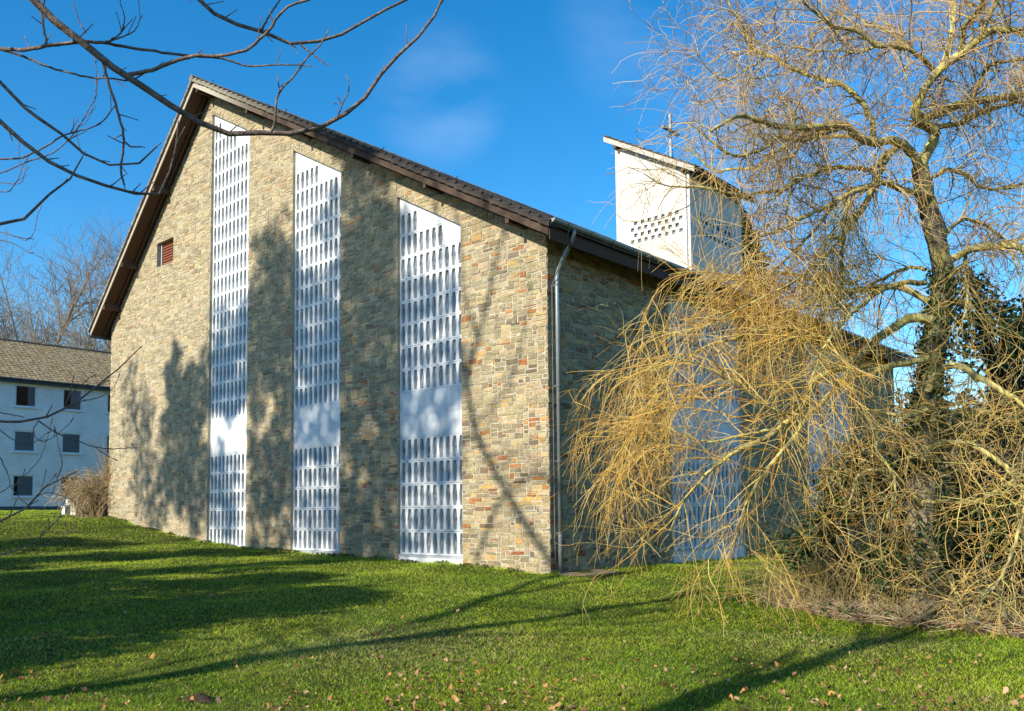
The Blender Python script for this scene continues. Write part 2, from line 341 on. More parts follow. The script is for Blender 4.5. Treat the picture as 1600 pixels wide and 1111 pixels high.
def stones(rng, us, vs, block, clip, forbid_u=(), forbid_test=None, joint=.0075):
    """irregular ashlar on a grid; returns list of polygons (u,v)"""
    nu, nv = len(us)-1, len(vs)-1
    occ = np.zeros((nu, nv), bool)
    for i in range(nu):
        for j in range(nv):
            if block((us[i]+us[i+1])/2, (vs[j]+vs[j+1])/2): occ[i, j] = True
    out = []
    sizes = [(3,2),(4,2),(5,2),(2,2),(4,2),(3,2),(6,2),(5,2),(3,1),(4,1),(5,1),(6,1),(2,1),(3,3),(4,3),(5,3),(2,3),(2,4),(1,2),(3,2),(4,4),(2,4)]
    wts = np.array([9,12,12,5,6,6,8,7,4,6,6,5,1,3,5,4,1.5,1.2,1,4,.8,.7]); wts /= wts.sum()
    forb = set(forbid_u)
    pick = rng.choice(len(sizes), 400000, p=wts); pi = 0
    for j in range(nv):
        for i in range(nu):
            if occ[i, j]: continue
            for tr in range(5):
                w, h = sizes[pick[pi % 400000]]; pi += 1
                while True:
                    if i+w > nu: w = nu-i
                    if j+h > nv: h = nv-j
                    bad = occ[i:i+w, j:j+h].any()
                    if not bad and forb:
                        for q in range(i+1, i+w):
                            if q in forb and forbid_test(us[q], vs[j]): w = q-i; break
                    if not bad: break
                    if w > 1 and occ[i:i+w, j].any(): w -= 1
                    elif h > 1: h -= 1
                    else: w -= 1
                    if w < 1: w = 1; h = 1; break
                if w >= 2 or tr == 4: break
            occ[i:i+w, j:j+h] = True
            g = joint*rng.uniform(.6, 1.5)
            u0_, u1_, v0_, v1_ = us[i]+g, us[i+w]-g, vs[j]+g, vs[j+h]-g
            poly = [(u0_, v0_), (u1_, v0_), (u1_, v1_), (u0_, v1_)]
            poly = [(a+rng.uniform(-.013, .013), b+rng.uniform(-.011, .011)) for a, b in poly]
            for (nx, nz_, d) in clip(u0_, u1_, v0_, v1_):          # keep nx*u+nz*v <= d
                res = []
                for q in range(len(poly)):
                    a, b = poly[q], poly[(q+1) % len(poly)]
                    da, db = nx*a[0]+nz_*a[1]-d, nx*b[0]+nz_*b[1]-d
                    if da <= 0: res.append(a)
                    if (da < 0) != (db < 0) and abs(da-db) > 1e-9:
                        t = da/(da-db); res.append((a[0]+(b[0]-a[0])*t, a[1]+(b[1]-a[1])*t))
                poly = res
                if len(poly) < 3: break
            if len(poly) >= 3: out.append(poly)
    return out

PAL = [((.35,.315,.225), 30), ((.30,.275,.20), 24), ((.40,.355,.25), 18), ((.255,.235,.18), 13), ((.44,.35,.20), 6), ((.46,.32,.14), 3.6),
       ((.36,.18,.08), 4), ((.20,.165,.12), 6), ((.27,.12,.06), 2.4), ((.14,.125,.11), 1.6), ((.40,.32,.24), 3)]
def stone_col(rng, n, plain=None):
    w = np.array([p[1] for p in PAL], float); w /= w.sum(); c = np.array([p[0] for p in PAL])[rng.choice(len(PAL), n, p=w)]
    if plain is not None:                        # paler, more even stone high up on the gable
        avg = np.array([.40, .375, .30]); c = c*(1-plain[:, None])+avg*plain[:, None]
    return c*np.array([.95, .85, .69])*rng.uniform(.70, 1.14, (n, 1))*rng.uniform(.96, 1.04, (n, 3))

def stone_mesh(mb, rng, polys, frame, plainf=None):
    """frame(u,v,d) -> 3D, d = how far proud"""
    pl = None if plainf is None else np.array([plainf(*np.mean(p, axis=0)) for p in polys])*rng.uniform(.6, 1.1, len(polys))
    cols = stone_col(rng, len(polys), pl)
    for poly, c in zip(polys, cols):
        n = len(poly); P = np.array(poly); ar = 0.5*np.sum(P[:, 0]*np.roll(P[:, 1], -1)-np.roll(P[:, 0], -1)*P[:, 1])
        if abs(ar) < .0008: continue
        if ar < 0: P = P[::-1]
        cen = P.mean(0); d = rng.uniform(.002, .018); tu, tv = rng.normal(0, .014, 2)
        base = [frame(p[0], p[1], -.004) for p in P]
        In = cen+(P-cen)*(1-np.minimum(.3, .012/(np.linalg.norm(P-cen, axis=1)+1e-6)))[:, None]
        top = [frame(p[0], p[1], d+tu*(p[0]-cen[0])+tv*(p[1]-cen[1])) for p in In]
        fs = [tuple(range(n, 2*n))]+[(i, (i+1) % n, (i+1) % n+n, i+n) for i in range(n)]
        mb.add(base+top, fs, 1, tuple(c))

def build_church():
    ch = empty('church', (0, 0, G(0, 0)), 'grey brown rubble stone church with tall white lattice windows and steep lopsided roof', 'church')
    rng = np.random.default_rng(4)
    inv = Matrix.Translation((0, 0, -G(0, 0)))
    def part(mb, name, m, parent=ch, **k):
        o = mb.build(name, m, parent, **k)
        if parent is ch: o.matrix_parent_inverse = inv
        return o
    # ---- gable wall
    mb = MB()
    BOT = -1.3; vx0, vx1, vz0, vz1 = -18.49, -17.26, 10.15, 11.06
    T = .38; CL = [XL, vx0, vx1, RX]+[e for w in WX for e in w if e > RX]+[0.]
    CL = sorted(set(CL+[WX[0][0]]))
    for a, b in zip(CL[:-1], CL[1:]):
        xm = (a+b)/2; segs = [(None, None)]
        win = next((w for w in WX if w[0] <= xm <= w[1]), None)
        if abs(xm-(vx0+vx1)/2) < .3:
            mb.prism([(a, BOT), (b, BOT), (b, vz0), (a, vz0)], 'y', 0, T); mb.prism([(a, vz1), (b, vz1), (b, wall_top(b)), (a, wall_top(a))], 'y', 0, T)
        elif win: mb.prism([(a, win_top(a)), (b, win_top(b)), (b, wall_top(b)), (a, wall_top(a))], 'y', 0, T)
        else: mb.prism([(a, BOT), (b, BOT), (b, wall_top(b)), (a, wall_top(a))], 'y', 0, T)
    # stones
    us = []
    for a, b in zip(CL[:-1], CL[1:]):
        k = max(1, int(round((b-a)/.074))); us += list(a+(b-a)*np.arange(k)/k)
    us.append(0.0); us = np.array(us); vs = np.arange(-.75, 16.2, .051)
    def block(x, z):
        if z > wall_top(x)+.03: return True
        if z < G(x, 0)-.15: return True
        if vx0 < x < vx1 and vz0 < z < vz1: return True
        for w in WX:
            if w[0] < x < w[1] and z < win_top(x)-.02: return True
        return False
    def clip(a, b, v0, v1):
        c = [(SR, 1, RZ_+SR*RX), (-SLp, 1, RZ_-SLp*RX)]
        for w in WX:
            if a > w[0]-.05 and b < w[1]+.05 and v0 < win_top(a)+.1: c.append((-SR, -1, -(RZ_+SR*RX-.73)))
        return c
    fidx = [int(np.argmin(abs(us-e))) for w in WX for e in w]+[int(np.argmin(abs(us-RX)))]
    polys = stones(rng, us, vs, block, clip, fidx, lambda u, v: v < win_top(u)+.35)
    stone_mesh(mb, rng, polys, lambda u, v, d: (u, -d, v), lambda u, v: min(.75, max(0, .12+.05*(-u-3)+.03*(v-3))))
    part(mb, 'front_wall', [M['mortar'], M['stone']], cols=True)
    # ---- side wall
    mb = MB(); ys = [0.]
    for w in SW: ys += list(w)
    ys.append(CH_Y1)
    STOP = SIDE_TOP+.03; WT = 7.03
    for k in range(len(ys)-1):
        a, b = ys[k], ys[k+1]
        aa = a+(T if k == 0 else 0)
        if k % 2 == 0: mb.prism([(aa, BOT), (b, BOT), (b, STOP), (aa, STOP)], 'x', -T, 0)
        else: mb.prism([(a, WT), (b, WT), (b, STOP), (a, STOP)], 'x', -T, 0)
    us = []
    for a, b in zip(ys[:-1], ys[1:]):
        k = int(round((b-a)/.08)); us += list(a+(b-a)*np.arange(k)/k)
    us.append(ys[-1]); us = np.array(us); vs = np.arange(-.75, STOP+.03, .051)
    def block2(y, z):
        return any(w[0] < y < w[1] and z < WT for w in SW)
    polys = stones(rng, us, vs, block2, lambda *a: [(0, 1, STOP)], [int(np.argmin(abs(us-e))) for w in SW for e in w], lambda u, v: True)
    stone_mesh(mb, rng, polys, lambda u, v, d: (d, u, v))
    part(mb, 'side_wall', [M['mortar'], M['stone']], cols=True)
    mb = MB(); mb.box(XL, T, BOT, XL+T, CH_Y1, wall_top(XL)-.02); mb.prism([(XL+T, BOT), (-T, BOT), (-T, wall_top(-T)-.03), (RX, RZ_-.03), (XL+T, wall_top(XL+T)-.03)], 'y', CH_Y1-T, CH_Y1-.002)
    part(mb, 'rear_wall', M['mortar'])
    # ---- lattice windows
    def lattice(org, du, dn, width, ncol, topf, zlow, name_lab=None):
        """org: origin at u=0; du unit along wall; dn outward normal. panel face recessed .04 behind the wall"""
        cw = width/ncol; REC = .10; DEP = .06
        P = lambda u, z, d: tuple(org+du*u+dn*(d-REC)+np.array([0, 0, z-org[2]]))
        lat, gl = MB(), MB()
        flip = np.dot(np.cross(du, [0, 0, 1]), dn) < 0
        def face(mbx, pts, mi=0): mbx.add(pts, [tuple(range(len(pts)))[::-1] if flip else tuple(range(len(pts)))], mi)
        hw, he, hh, my = cw*.375, cw*.225, ROW*.5-.04, ROW*.5
        def slot(u0_, z0_):
            cx = u0_+cw/2; cz = z0_+my
            H = [(cx-he, cz-hh), (cx+he, cz-hh), (cx+hw, cz), (cx+he, cz+hh), (cx-he, cz+hh), (cx-hw, cz)]
            g = .004; z1_ = z0_+ROW
            o = [(u0_, z0_+g), (u0_+cw, z0_+g), (u0_+cw, cz), (u0_+cw, z1_-g), (u0_, z1_-g), (u0_, cz)]
            V = [P(*q, 0) for q in o]+[P(*q, 0) for q in H]
            sx = .90; Hi = [(cx+(a-cx)*sx, cz+(b-cz)*.97) for a, b in H]
            V += [P(*q, -.012) for q in [(cx+(a-cx)*.96, cz+(b-cz)*.99) for a, b in H]]+[P(*q, -DEP) for q in Hi]
            fs = []
            for k in range(6):
                k2 = (k+1) % 6
                for r in (0, 6, 12): fs.append((k+r, k2+r, k2+r+6, k+r+6))
            if flip: fs = [f[::-1] for f in fs]
            nb_ = len(lat.m); lat.add(V, fs)
            for q in range(18):
                if q % 3: lat.m[nb_+q] = 1
            lat.add([P(u0_, z0_+g, 0), P(u0_+cw, z0_+g, 0), P(u0_+cw, z0_-g, -.02), P(u0_, z0_-g, -.02)], [(0, 1, 2, 3) if flip else (3, 2, 1, 0)])
        def plain(u0_, u1_, z0_, za, zb_):
            face(lat, [P(u0_, z0_+.003, 0), P(u1_, z0_+.003, 0), P(u1_, zb_, 0), P(u0_, za, 0)])
        k0 = int(math.floor((zlow-ZS)/ROW))
        for k in range(max(0, k0), 5):
            for c in range(ncol): slot(c*cw, ZS+k*ROW)
        for k in (5, 6):
            plain(0.0, width, ZS+k*ROW, ZS+(k+1)*ROW-.004, ZS+(k+1)*ROW-.004)
        for c in range(ncol):
            k = 7
            while True:
                zt = ZS+(k+1)*ROW
                if zt+.055 <= topf((c+1)*cw): slot(c*cw, ZS+k*ROW); k += 1
                else: break
            plain(c*cw, (c+1)*cw, ZS+k*ROW, topf(c*cw), topf((c+1)*cw))
        # backing behind joints, glass
        face(gl, [P(0, ZS-.02, -DEP-.006), P(width, ZS-.02, -DEP-.006), P(width, topf(width), -DEP-.006), P(0, topf(0), -DEP-.006)])
        bk = MB()
        face(bk, [P(0, ZS+5*ROW, -.02), P(width, ZS+5*ROW, -.02), P(width, ZS+7*ROW, -.02), P(0, ZS+7*ROW, -.02)])
        # frame strips on the reveals: left, right, top
        fr = MB(); e = .022
        for (ua, ub) in ((-.001, e), (width-e, width+.001)):
            face(fr, [P(ua, zlow, .006), P(ub, zlow, .006), P(ub, topf(ub), .006), P(ua, topf(ua), .006)])
            for uu in (ua, ub): fr.add([P(uu, zlow, .006), P(uu, zlow, -.05), P(uu, topf(uu), -.05), P(uu, topf(uu), .006)], [(0, 1, 2, 3)])
        face(fr, [P(e, topf(e)-.03, .008), P(width-e, topf(width-e)-.03, .008), P(width-e, topf(width-e), .008), P(e, topf(e), .008)])
        # sill and plinth
        sl = MB(); pl = MB()
        def bx(mbx, u0_, z0_, u1_, z1_, d0, d1):
            c = [P(u0_, z0_, d0), P(u1_, z0_, d0), P(u1_, z0_, d1), P(u0_, z0_, d1), P(u0_, z1_, d0), P(u1_, z1_, d0), P(u1_, z1_, d1), P(u0_, z1_, d1)]
            mbx.add(c, [(0, 1, 2, 3), (7, 6, 5, 4), (0, 4, 5, 1), (1, 5, 6, 2), (2, 6, 7, 3), (3, 7, 4, 0)])
        bx(sl, .001, ZS-.055, width-.001, ZS-.005, -.05, .085)
        bx(pl, .001, -1.0, width-.001, ZS-.056, -.05, .07)
        wo_ = bk.build('window', M['panel'], ch); wo_.matrix_parent_inverse = inv
        lat.build('lattice', [M['panel'], M['reveal']], wo_); gl.build('pane', M['glass'], wo_); fr.build('window_frame', M['frame'], wo_)
        sl.build('sill', M['sillmat'], wo_); pl.build('plinth', M['panel'], wo_)
    for w in WX:
        lattice(np.array([w[0], 0, 0.]), np.array([1., 0, 0]), np.array([0, -1., 0]), w[1]-w[0], 10, lambda u, w=w: win_top(w[0]+u), -.9)
    for w in SW:
        lattice(np.array([0., w[0], 0.]), np.array([0, 1., 0]), np.array([1., 0, 0]), w[1]-w[0], 17, lambda u: WT, -.9)
    # ---- vent opening
    v = MB(); v.box(vx0, .2, vz0, vx1, .3, vz1); vo = part(v, 'vent_opening', M['dark'])
    s = MB(); k = 9
    for i in range(k):
        z0_ = vz0+(vz1-vz0)*i/k
        s.add([(vx0+.1, .15, z0_+.008), (vx1, .15, z0_+.008), (vx1, .19, z0_+(vz1-vz0)/k), (vx0+.1, .19, z0_+(vz1-vz0)/k), (vx0+.1, .2, z0_+.008), (vx1, .2, z0_+.008)], [(0, 1, 2, 3), (0, 4, 5, 1)])
    s.build('slat_panel', M['slat'], vo)
    s = MB(); s.box(vx0+.06, .13, vz0, vx0+.09, .2, vz1); s.build('jamb', M['frame'], vo)
    # ---- roof
    EX = .60; Y0, Y1 = -.66, CH_Y1+.5; XLE = -22.52
    def rz(x, off): return wall_top(x)+off
    rf = MB()
    # soffit boards: thin slabs on top of the wall line (.012 above)
    rf.prism([(RX, RZ_+.008), (EX, rz(EX, .008)), (EX, rz(EX, .05)), (RX, RZ_+.05)], 'y', Y0+.03, Y1)
    rf.prism([(XLE, rz(XLE, .008)), (RX, RZ_+.008), (RX, RZ_+.05), (XLE, rz(XLE, .05))], 'y', Y0+.03, Y1)
    rfo = part(rf, 'roof', M['soffit'])
    # tiles in stepped courses with rolls
    for side in (1, -1):
        slope = SR if side > 0 else SLp; cosv = 1/math.hypot(1, slope); xe = EX+.06 if side > 0 else XLE-.05
        run = abs(xe-RX); cl = .33*cosv; nc = int(math.ceil(run/cl)); cl = run/nc
        ysn = np.arange(Y0-.05, Y1, .075); ph = np.arange(len(ysn)) % 4; wav = np.array([0, .022, .03, .012])[ph]
        V, Fc = [], []
        for c in range(nc):
            for (xx, hz) in ((c*cl, .0), ((c+1)*cl+.03, .042)):
                V += [(RX+side*xx, y, RZ_-slope*xx+.235+hz+w_) for y, w_ in zip(ysn, wav)]
            V += [(RX+side*((c+1)*cl+.028), y, RZ_-slope*((c+1)*cl+.028)+.215+w_*.4) for y, w_ in zip(ysn, wav)]
        n = len(ysn)
        for c in range(nc):
            b = c*3*n; i = np.arange(n-1)
            a1 = np.stack([b+i, b+i+n, b+i+n+1, b+i+1], -1); a2 = np.stack([b+n+i, b+2*n+i, b+2*n+i+1, b+n+i+1], -1)
            Fc += [a1, a2]
        o = mesh_np('roof_tiles', V, [np.concatenate(Fc)], M['tile'] if side > 0 else M['tile2'], rfo)
        # underside slab below the tiles
        sb = MB(); x1 = xe-side*.05
        sb.prism([(RX, RZ_+.055), (x1, RZ_-slope*abs(x1-RX)+.055), (x1, RZ_-slope*abs(x1-RX)+.2), (RX, RZ_+.2)], 'y', Y0+.035, Y1-.01)
        sb.build('roof_battens', M['soffit'], rfo)
        # verge tiles: block caps that step down and lap over the board
        vt = MB()
        for c in range(nc):
            xa, xb = RX+side*c*cl, RX+side*((c+1)*cl+.02); j = random.Random(c*7+side).uniform(-.008, .008)
            za, zb_ = RZ_-slope*abs(xa-RX), RZ_-slope*abs(xb-RX)
            vt.prism([(xa, za+.155+j), (xb, zb_+.175+j), (xb, zb_+.275+j), (xa, za+.235+j)], 'y', Y0-.075+j*.7, Y0+.16)
            rl = smooth_path(np.array([(xa+(xb-xa)*.0, za+.25+j), (xb+side*.015, zb_+.305+j)]), 3); vt.tube([(p[0], Y0-.03, p[1]) for p in rl], [.026, .03, .034], 7)
        vt.build('verge_tiles', M['tile2'] if side < 0 else M['vergetile'], rfo)
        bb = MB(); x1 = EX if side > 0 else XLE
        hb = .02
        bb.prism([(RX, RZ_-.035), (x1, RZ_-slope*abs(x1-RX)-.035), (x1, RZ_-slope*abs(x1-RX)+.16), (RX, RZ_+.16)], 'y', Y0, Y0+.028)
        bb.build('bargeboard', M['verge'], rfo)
    # ridge tile
    rd = MB(); rd.tube([(RX, Y0-.09, RZ_+.25), (RX, Y1, RZ_+.25)], .12, 10); rd.build('ridge_tile', M['tile2'], rfo)
    # purlin ends, each a timber of its own
    for xx in (-.62, -3.35, -6.2, -8.9, -11.5, -14.6):
        z = wall_top(xx); pm = MB()
        pm.prism([(xx-.05, z-.0-SR*-.05), (xx+.05, z-SR*.05), (xx+.05, z-.15), (xx-.05, z-.15)], 'y', Y0+.03, -.026)
        part(pm, 'purlin', M['timber'])
    for xx in (-21.45, -20.0, -17.6):
        z = wall_top(xx); pm = MB()
        pm.prism([(xx-.07, z-SLp*.07), (xx+.07, z+SLp*.07), (xx+.07, z-.18), (xx-.07, z-.18)], 'y', Y0+.03, -.026)
        part(pm, 'purlin', M['timber'])
    # lookout rafter along verge inside (dark lines in the soffit)
    rfm = MB()
    rfm.prism([(XLE+.1, wall_top(XLE+.1)-.09), (RX-.1, wall_top(RX-.1)-.09), (RX-.1, wall_top(RX-.1)), (XLE+.1, wall_top(XLE+.1))], 'y', -.20, -.12)
    rfm.prism([(RX+.1, wall_top(RX+.1)-.09), (EX-.1, wall_top(EX-.1)-.09), (EX-.1, wall_top(EX-.1)), (RX+.1, wall_top(RX+.1))], 'y', -.20, -.12)
    part(rfm, 'verge_rafter', M['soffit'])
    # eaves fascia
    fm = MB(); fm.box(EX-.005, Y0+.03, rz(EX, -.12), EX+.02, Y1, rz(EX, .13)); part(fm, 'fascia', M['soffit'])
    fm = MB(); fm.box(XLE-.03, Y0+.0, rz(XLE, -.10), XLE+.0, Y1, rz(XLE, .16)); part(fm, 'fascia', M['darkzinc'])
    # ---- gutters
    def gutter(x, z, r, y0, y1, m, side=1):
        g = MB(); n = 12; rng_ = [PI+PI*i/n for i in range(n+1)]
        outer = [(x+r*math.cos(a), z+r*math.sin(a)) for a in rng_]; inner = [(x+(r-.008)*math.cos(a), z+(r-.008)*math.sin(a)) for a in rng_]
        k = n+1
        vs = [(p[0], y0, p[1]) for p in outer]+[(p[0], y1, p[1]) for p in outer]+[(p[0], y0, p[1]) for p in inner]+[(p[0], y1, p[1]) for p in inner]
        fs = [(i, i+1, i+1+k, i+k) for i in range(n)]+[(i+2*k, i+3*k, i+1+3*k, i+1+2*k) for i in range(n)]
        g.add(vs, fs)
        g.add([(p[0], y0-.002, p[1]) for p in outer], [tuple(range(k))]); g.add([(p[0], y1+.002, p[1]) for p in outer], [tuple(range(k))[::-1]])
        g.tube([(x+r, y0, z+.005), (x+r, y1, z+.005)], .012, 6)
        go = part(g, 'gutter', m, smooth=False)
        for i in range(int((y1-y0)/.85)):
            b = MB(); yy = y0+.5+i*.85
            b.tube([(x+(r+.006)*math.cos(a), yy, z+(r+.006)*math.sin(a)) for a in rng_], .010, 5)
            b.build('gutter_bracket', M['zincold'], go)
        return go
    GX, GZ = EX+.105, 7.40
    gutter(GX, GZ, .078, Y0-.0, CH_Y1+.4, M['zinc'])
    gutter(XLE-.11, rz(XLE, .03), .075, Y0-.02, CH_Y1+.4, M['darkzinc'])
    # downpipe near the corner
    DY = .24; dp = MB()
    dp.tube([(GX, .13, GZ-.05), (GX-.01, .13, GZ-.13), (GX-.05, .14, GZ-.22), (GX-.09, .147, GZ-.29), (.16, .23, 6.56), (.125, .237, 6.48), (.107, DY, 6.40), (.105, DY, 6.30), (.105, DY, .62)], .047, 12)
    do = part(dp, 'downpipe', M['zinc'], smooth=True)
    b = MB(); b.tube([(.105, DY, .64), (.105, DY, .52), (.105, DY, -.5)], [.056, .056, .054], 12); b.build('lower_pipe', M['zincold'], do, smooth=True)
    for z in (6.2, 3.9, 2.2, .60): 
        b = MB(); b.tube([(.105, DY, z), (.105, DY, z+.05)], .06, 12); b.box(.0, DY-.02, z, .06, DY+.02, z+.05); b.build('pipe_clamp', M['zincold'], do)
    # lightning conductor beside it
    lc = MB(); lc.tube([(GX+.08, -.1, GZ+.02), (.3, .14, GZ-.7), (.05, .13, 6.2), (.045, .12, 3), (.045, .12, .6), (.06, .13, -.4)], .012, 6)
    lo = part(lc, 'lightning_conductor', M['zincold'], smooth=True)
    # snow guard hooks and ridge wire along the eave
    for i in range(9):
        h = MB(); yy = -.45+i*1.15; h.tube([(EX-.12, yy, rz(EX-.12, .28)), (EX-.02, yy-.02, rz(EX, .38)), (EX-.07, yy-.08, rz(EX, .44))], .009, 5)
        part(h, 'roof_hook', M['dark'])
    wv = MB(); wx = np.linspace(RX+.2, EX-.1, 24); wv.tube([(x, Y0-.03, wall_top(x)+.335+.02*math.sin(x*5)) for x in wx], .007, 4); part(wv, 'verge_wire', M['dark'])
    for xx in (-13.5, -9.3, -4.9, -2.2):
        h = MB(); z = wall_top(xx)+.3; h.tube([(xx, Y0, z), (xx+.02, Y0-.01, z+.10), (xx+.09, Y0-.02, z+.14)], .01, 5); part(h, 'roof_hook', M['dark'])
    return ch
build_church()

def build_slab():
    b = MB(); pts = [(.03, .1), (.4, -.1), (.8, .2), (.95, .8), (.8, 1.5), (.03, 1.7)]; n = len(pts)
    b.add([(x, y, G(x, y)+.018) for x, y in pts]+[(x, y, G(x, y)-.1) for x, y in pts], [tuple(range(n))]+[(i, i+n, (i+1) % n+n, (i+1) % n) for i in range(n)])
    o = b.build('splash_slab', M['slabm']); tag(o, 'low bare concrete slab at the foot of the downpipe', 'slab')
build_slab()

# ------------------------------------------------------------------ bell tower
def build_tower():
    x0, x1, y0, y1 = -8.77, -5.18, 15.65, 20.13
    tz = lambda x: 16.86-.575*(x-x0)
    t = empty('bell_tower', (x1, y0, 0), 'white painted brick bell tower with chequered openings and lean-to roof', 'tower')
    inv = Matrix.Translation((-x1, -y0, 0))
    def part(mb, name, m, parent=t, **k):
        o = mb.build(name, m, parent, **k)
        if parent is t: o.matrix_parent_inverse = inv
        return o
    w = MB(); op = MB()
    def panel(mk, ulo, uhi, zlo, topf, holes, hw, hh):
        us = sorted(set([ulo, uhi]+[round(h[0]-hw, 4) for h in holes]+[round(h[0]+hw, 4) for h in holes]))
        zs = sorted(set([zlo, 12.0, 13.5]+[round(h[1]-hh, 4) for h in holes]+[round(h[1]+hh, 4) for h in holes]))
        for i in range(len(us)-1):
            for j in range(len(zs)-1):
                um, zm = (us[i]+us[i+1])/2, (zs[j]+zs[j+1])/2
                a, b, c, d = us[i], us[i+1], zs[j], zs[j+1]
                if any(abs(um-h[0]) < hw and abs(zm-h[1]) < hh for h in holes):
                    q = [(a, c), (b, c), (b, d), (a, d)]; F_ = [mk(*p, 0) for p in q]; B_ = [mk(*p, .09) for p in q]
                    w.add(F_+B_, [(0, 4, 5, 1), (1, 5, 6, 2), (2, 6, 7, 3), (3, 7, 4, 0)]); op = MB(); op.add([mk(*p, .088) for p in q], [(0, 1, 2, 3)]); part(op, 'sound_opening', M['glass'])
                else: w.add([mk(a, c, 0), mk(b, c, 0), mk(b, d, 0), mk(a, d, 0)], [(0, 1, 2, 3)])
            a, b = us[i], us[i+1]
            w.add([mk(a, zs[-1], 0), mk(b, zs[-1], 0), mk(b, topf(b), 0), mk(a, topf(a), 0)], [(0, 1, 2, 3)])
    hs = []
    for r, z in enumerate((13.185, 12.925, 12.665, 12.405)):
        n = 7 if r % 2 == 0 else 8
        for k in range(n): hs.append((x0+.82+(0.165 if r % 2 == 0 else 0)+k*.333, z))
    panel(lambda u, z, d: (u, y0+d, z), x0, x1, -1, tz, hs, .083, .085)
    hs = []
    for r, z in enumerate((13.185, 12.925, 12.665, 12.405)):
        n = 9 if r % 2 == 0 else 10
        for k in range(n): hs.append((y0+.66+(.165 if r % 2 == 0 else 0)+k*.333, z))
    panel(lambda u, z, d: (x1-d, u, z), y0, y1, -1, lambda u: tz(x1), hs, .083, .085)
    w.add([(x0, y0, -1), (x0, y1, -1), (x0, y1, tz(x0)), (x0, y0, tz(x0)), (x1, y1, -1), (x1, y1, tz(x1))], [(0, 3, 2, 1), (1, 2, 5, 4)])
    part(w, 'wall', M['towerbrick'])
    r = MB(); xa, xb = x0-.36, x1+.42
    r.prism([(xa, tz(xa)+.04), (xb, tz(xb)+.04), (xb, tz(xb)+.2), (xa, tz(xa)+.2)], 'y', y0-.3, y1+.45); ro = part(r, 'roof', M['timber'])
    r = MB()
    nc = 13; cl = (xb-xa+.08)/nc
    for c in range(nc):
        a = xa-.04+c*cl; r.prism([(a, tz(a)+.205), (a+cl+.02, tz(a+cl)+.225), (a+cl+.02, tz(a+cl)+.285), (a, tz(a)+.24)], 'y', y0-.36, y1+.5)
    r.build('roof_tiles', M['tile'], ro)
    b = MB(); b.prism([(xa-.02, tz(xa)-.02), (xb, tz(xb)-.02), (xb, tz(xb)+.2), (xa-.02, tz(xa)+.2)], 'y', y0-.33, y0-.302); b.build('bargeboard', mat('pale_bargeboard', (.40, .38, .33), noise=.25, nscale=5, rough=.8), ro)
    b = MB(); b.box(x0+.12, y0-.3, tz(x0+.12)-.2, x0+.26, y0-.002, tz(x0+.2)+.0); b.build('rafter_end', M['timber'], ro)
    b = MB(); b.box(x1-.25, y0-.3, tz(x1)-.1, x1-.12, y0-.002, tz(x1)+.05); b.build('rafter_end', M['timber'], ro)
    p = MB(); p.tube([(x1-.17, y0-.07, tz(x1)-.1), (x1-.17, y0-.07, 6)], .045, 8); part(p, 'downpipe', M['frame'], smooth=True)
    c = empty('cross', (-6.49, 16.48, 15.6), 'tall plain steel cross standing on the bell tower roof', 'cross')
    ci = Matrix.Translation((6.49, -16.48, -15.6))
    m = MB(); m.box(-6.54, 16.43, 15.6, -6.44, 16.53, 17.83); o = m.build('post', M['steel'], c); o.matrix_parent_inverse = ci
    m = MB(); m.box(-6.55, 15.85, 17.05, -6.43, 17.12, 17.15); o = m.build('crossbar', mat('cross_bar', (.16, .17, .19), rough=.4, metal=.4), c); o.matrix_parent_inverse = ci
build_tower()

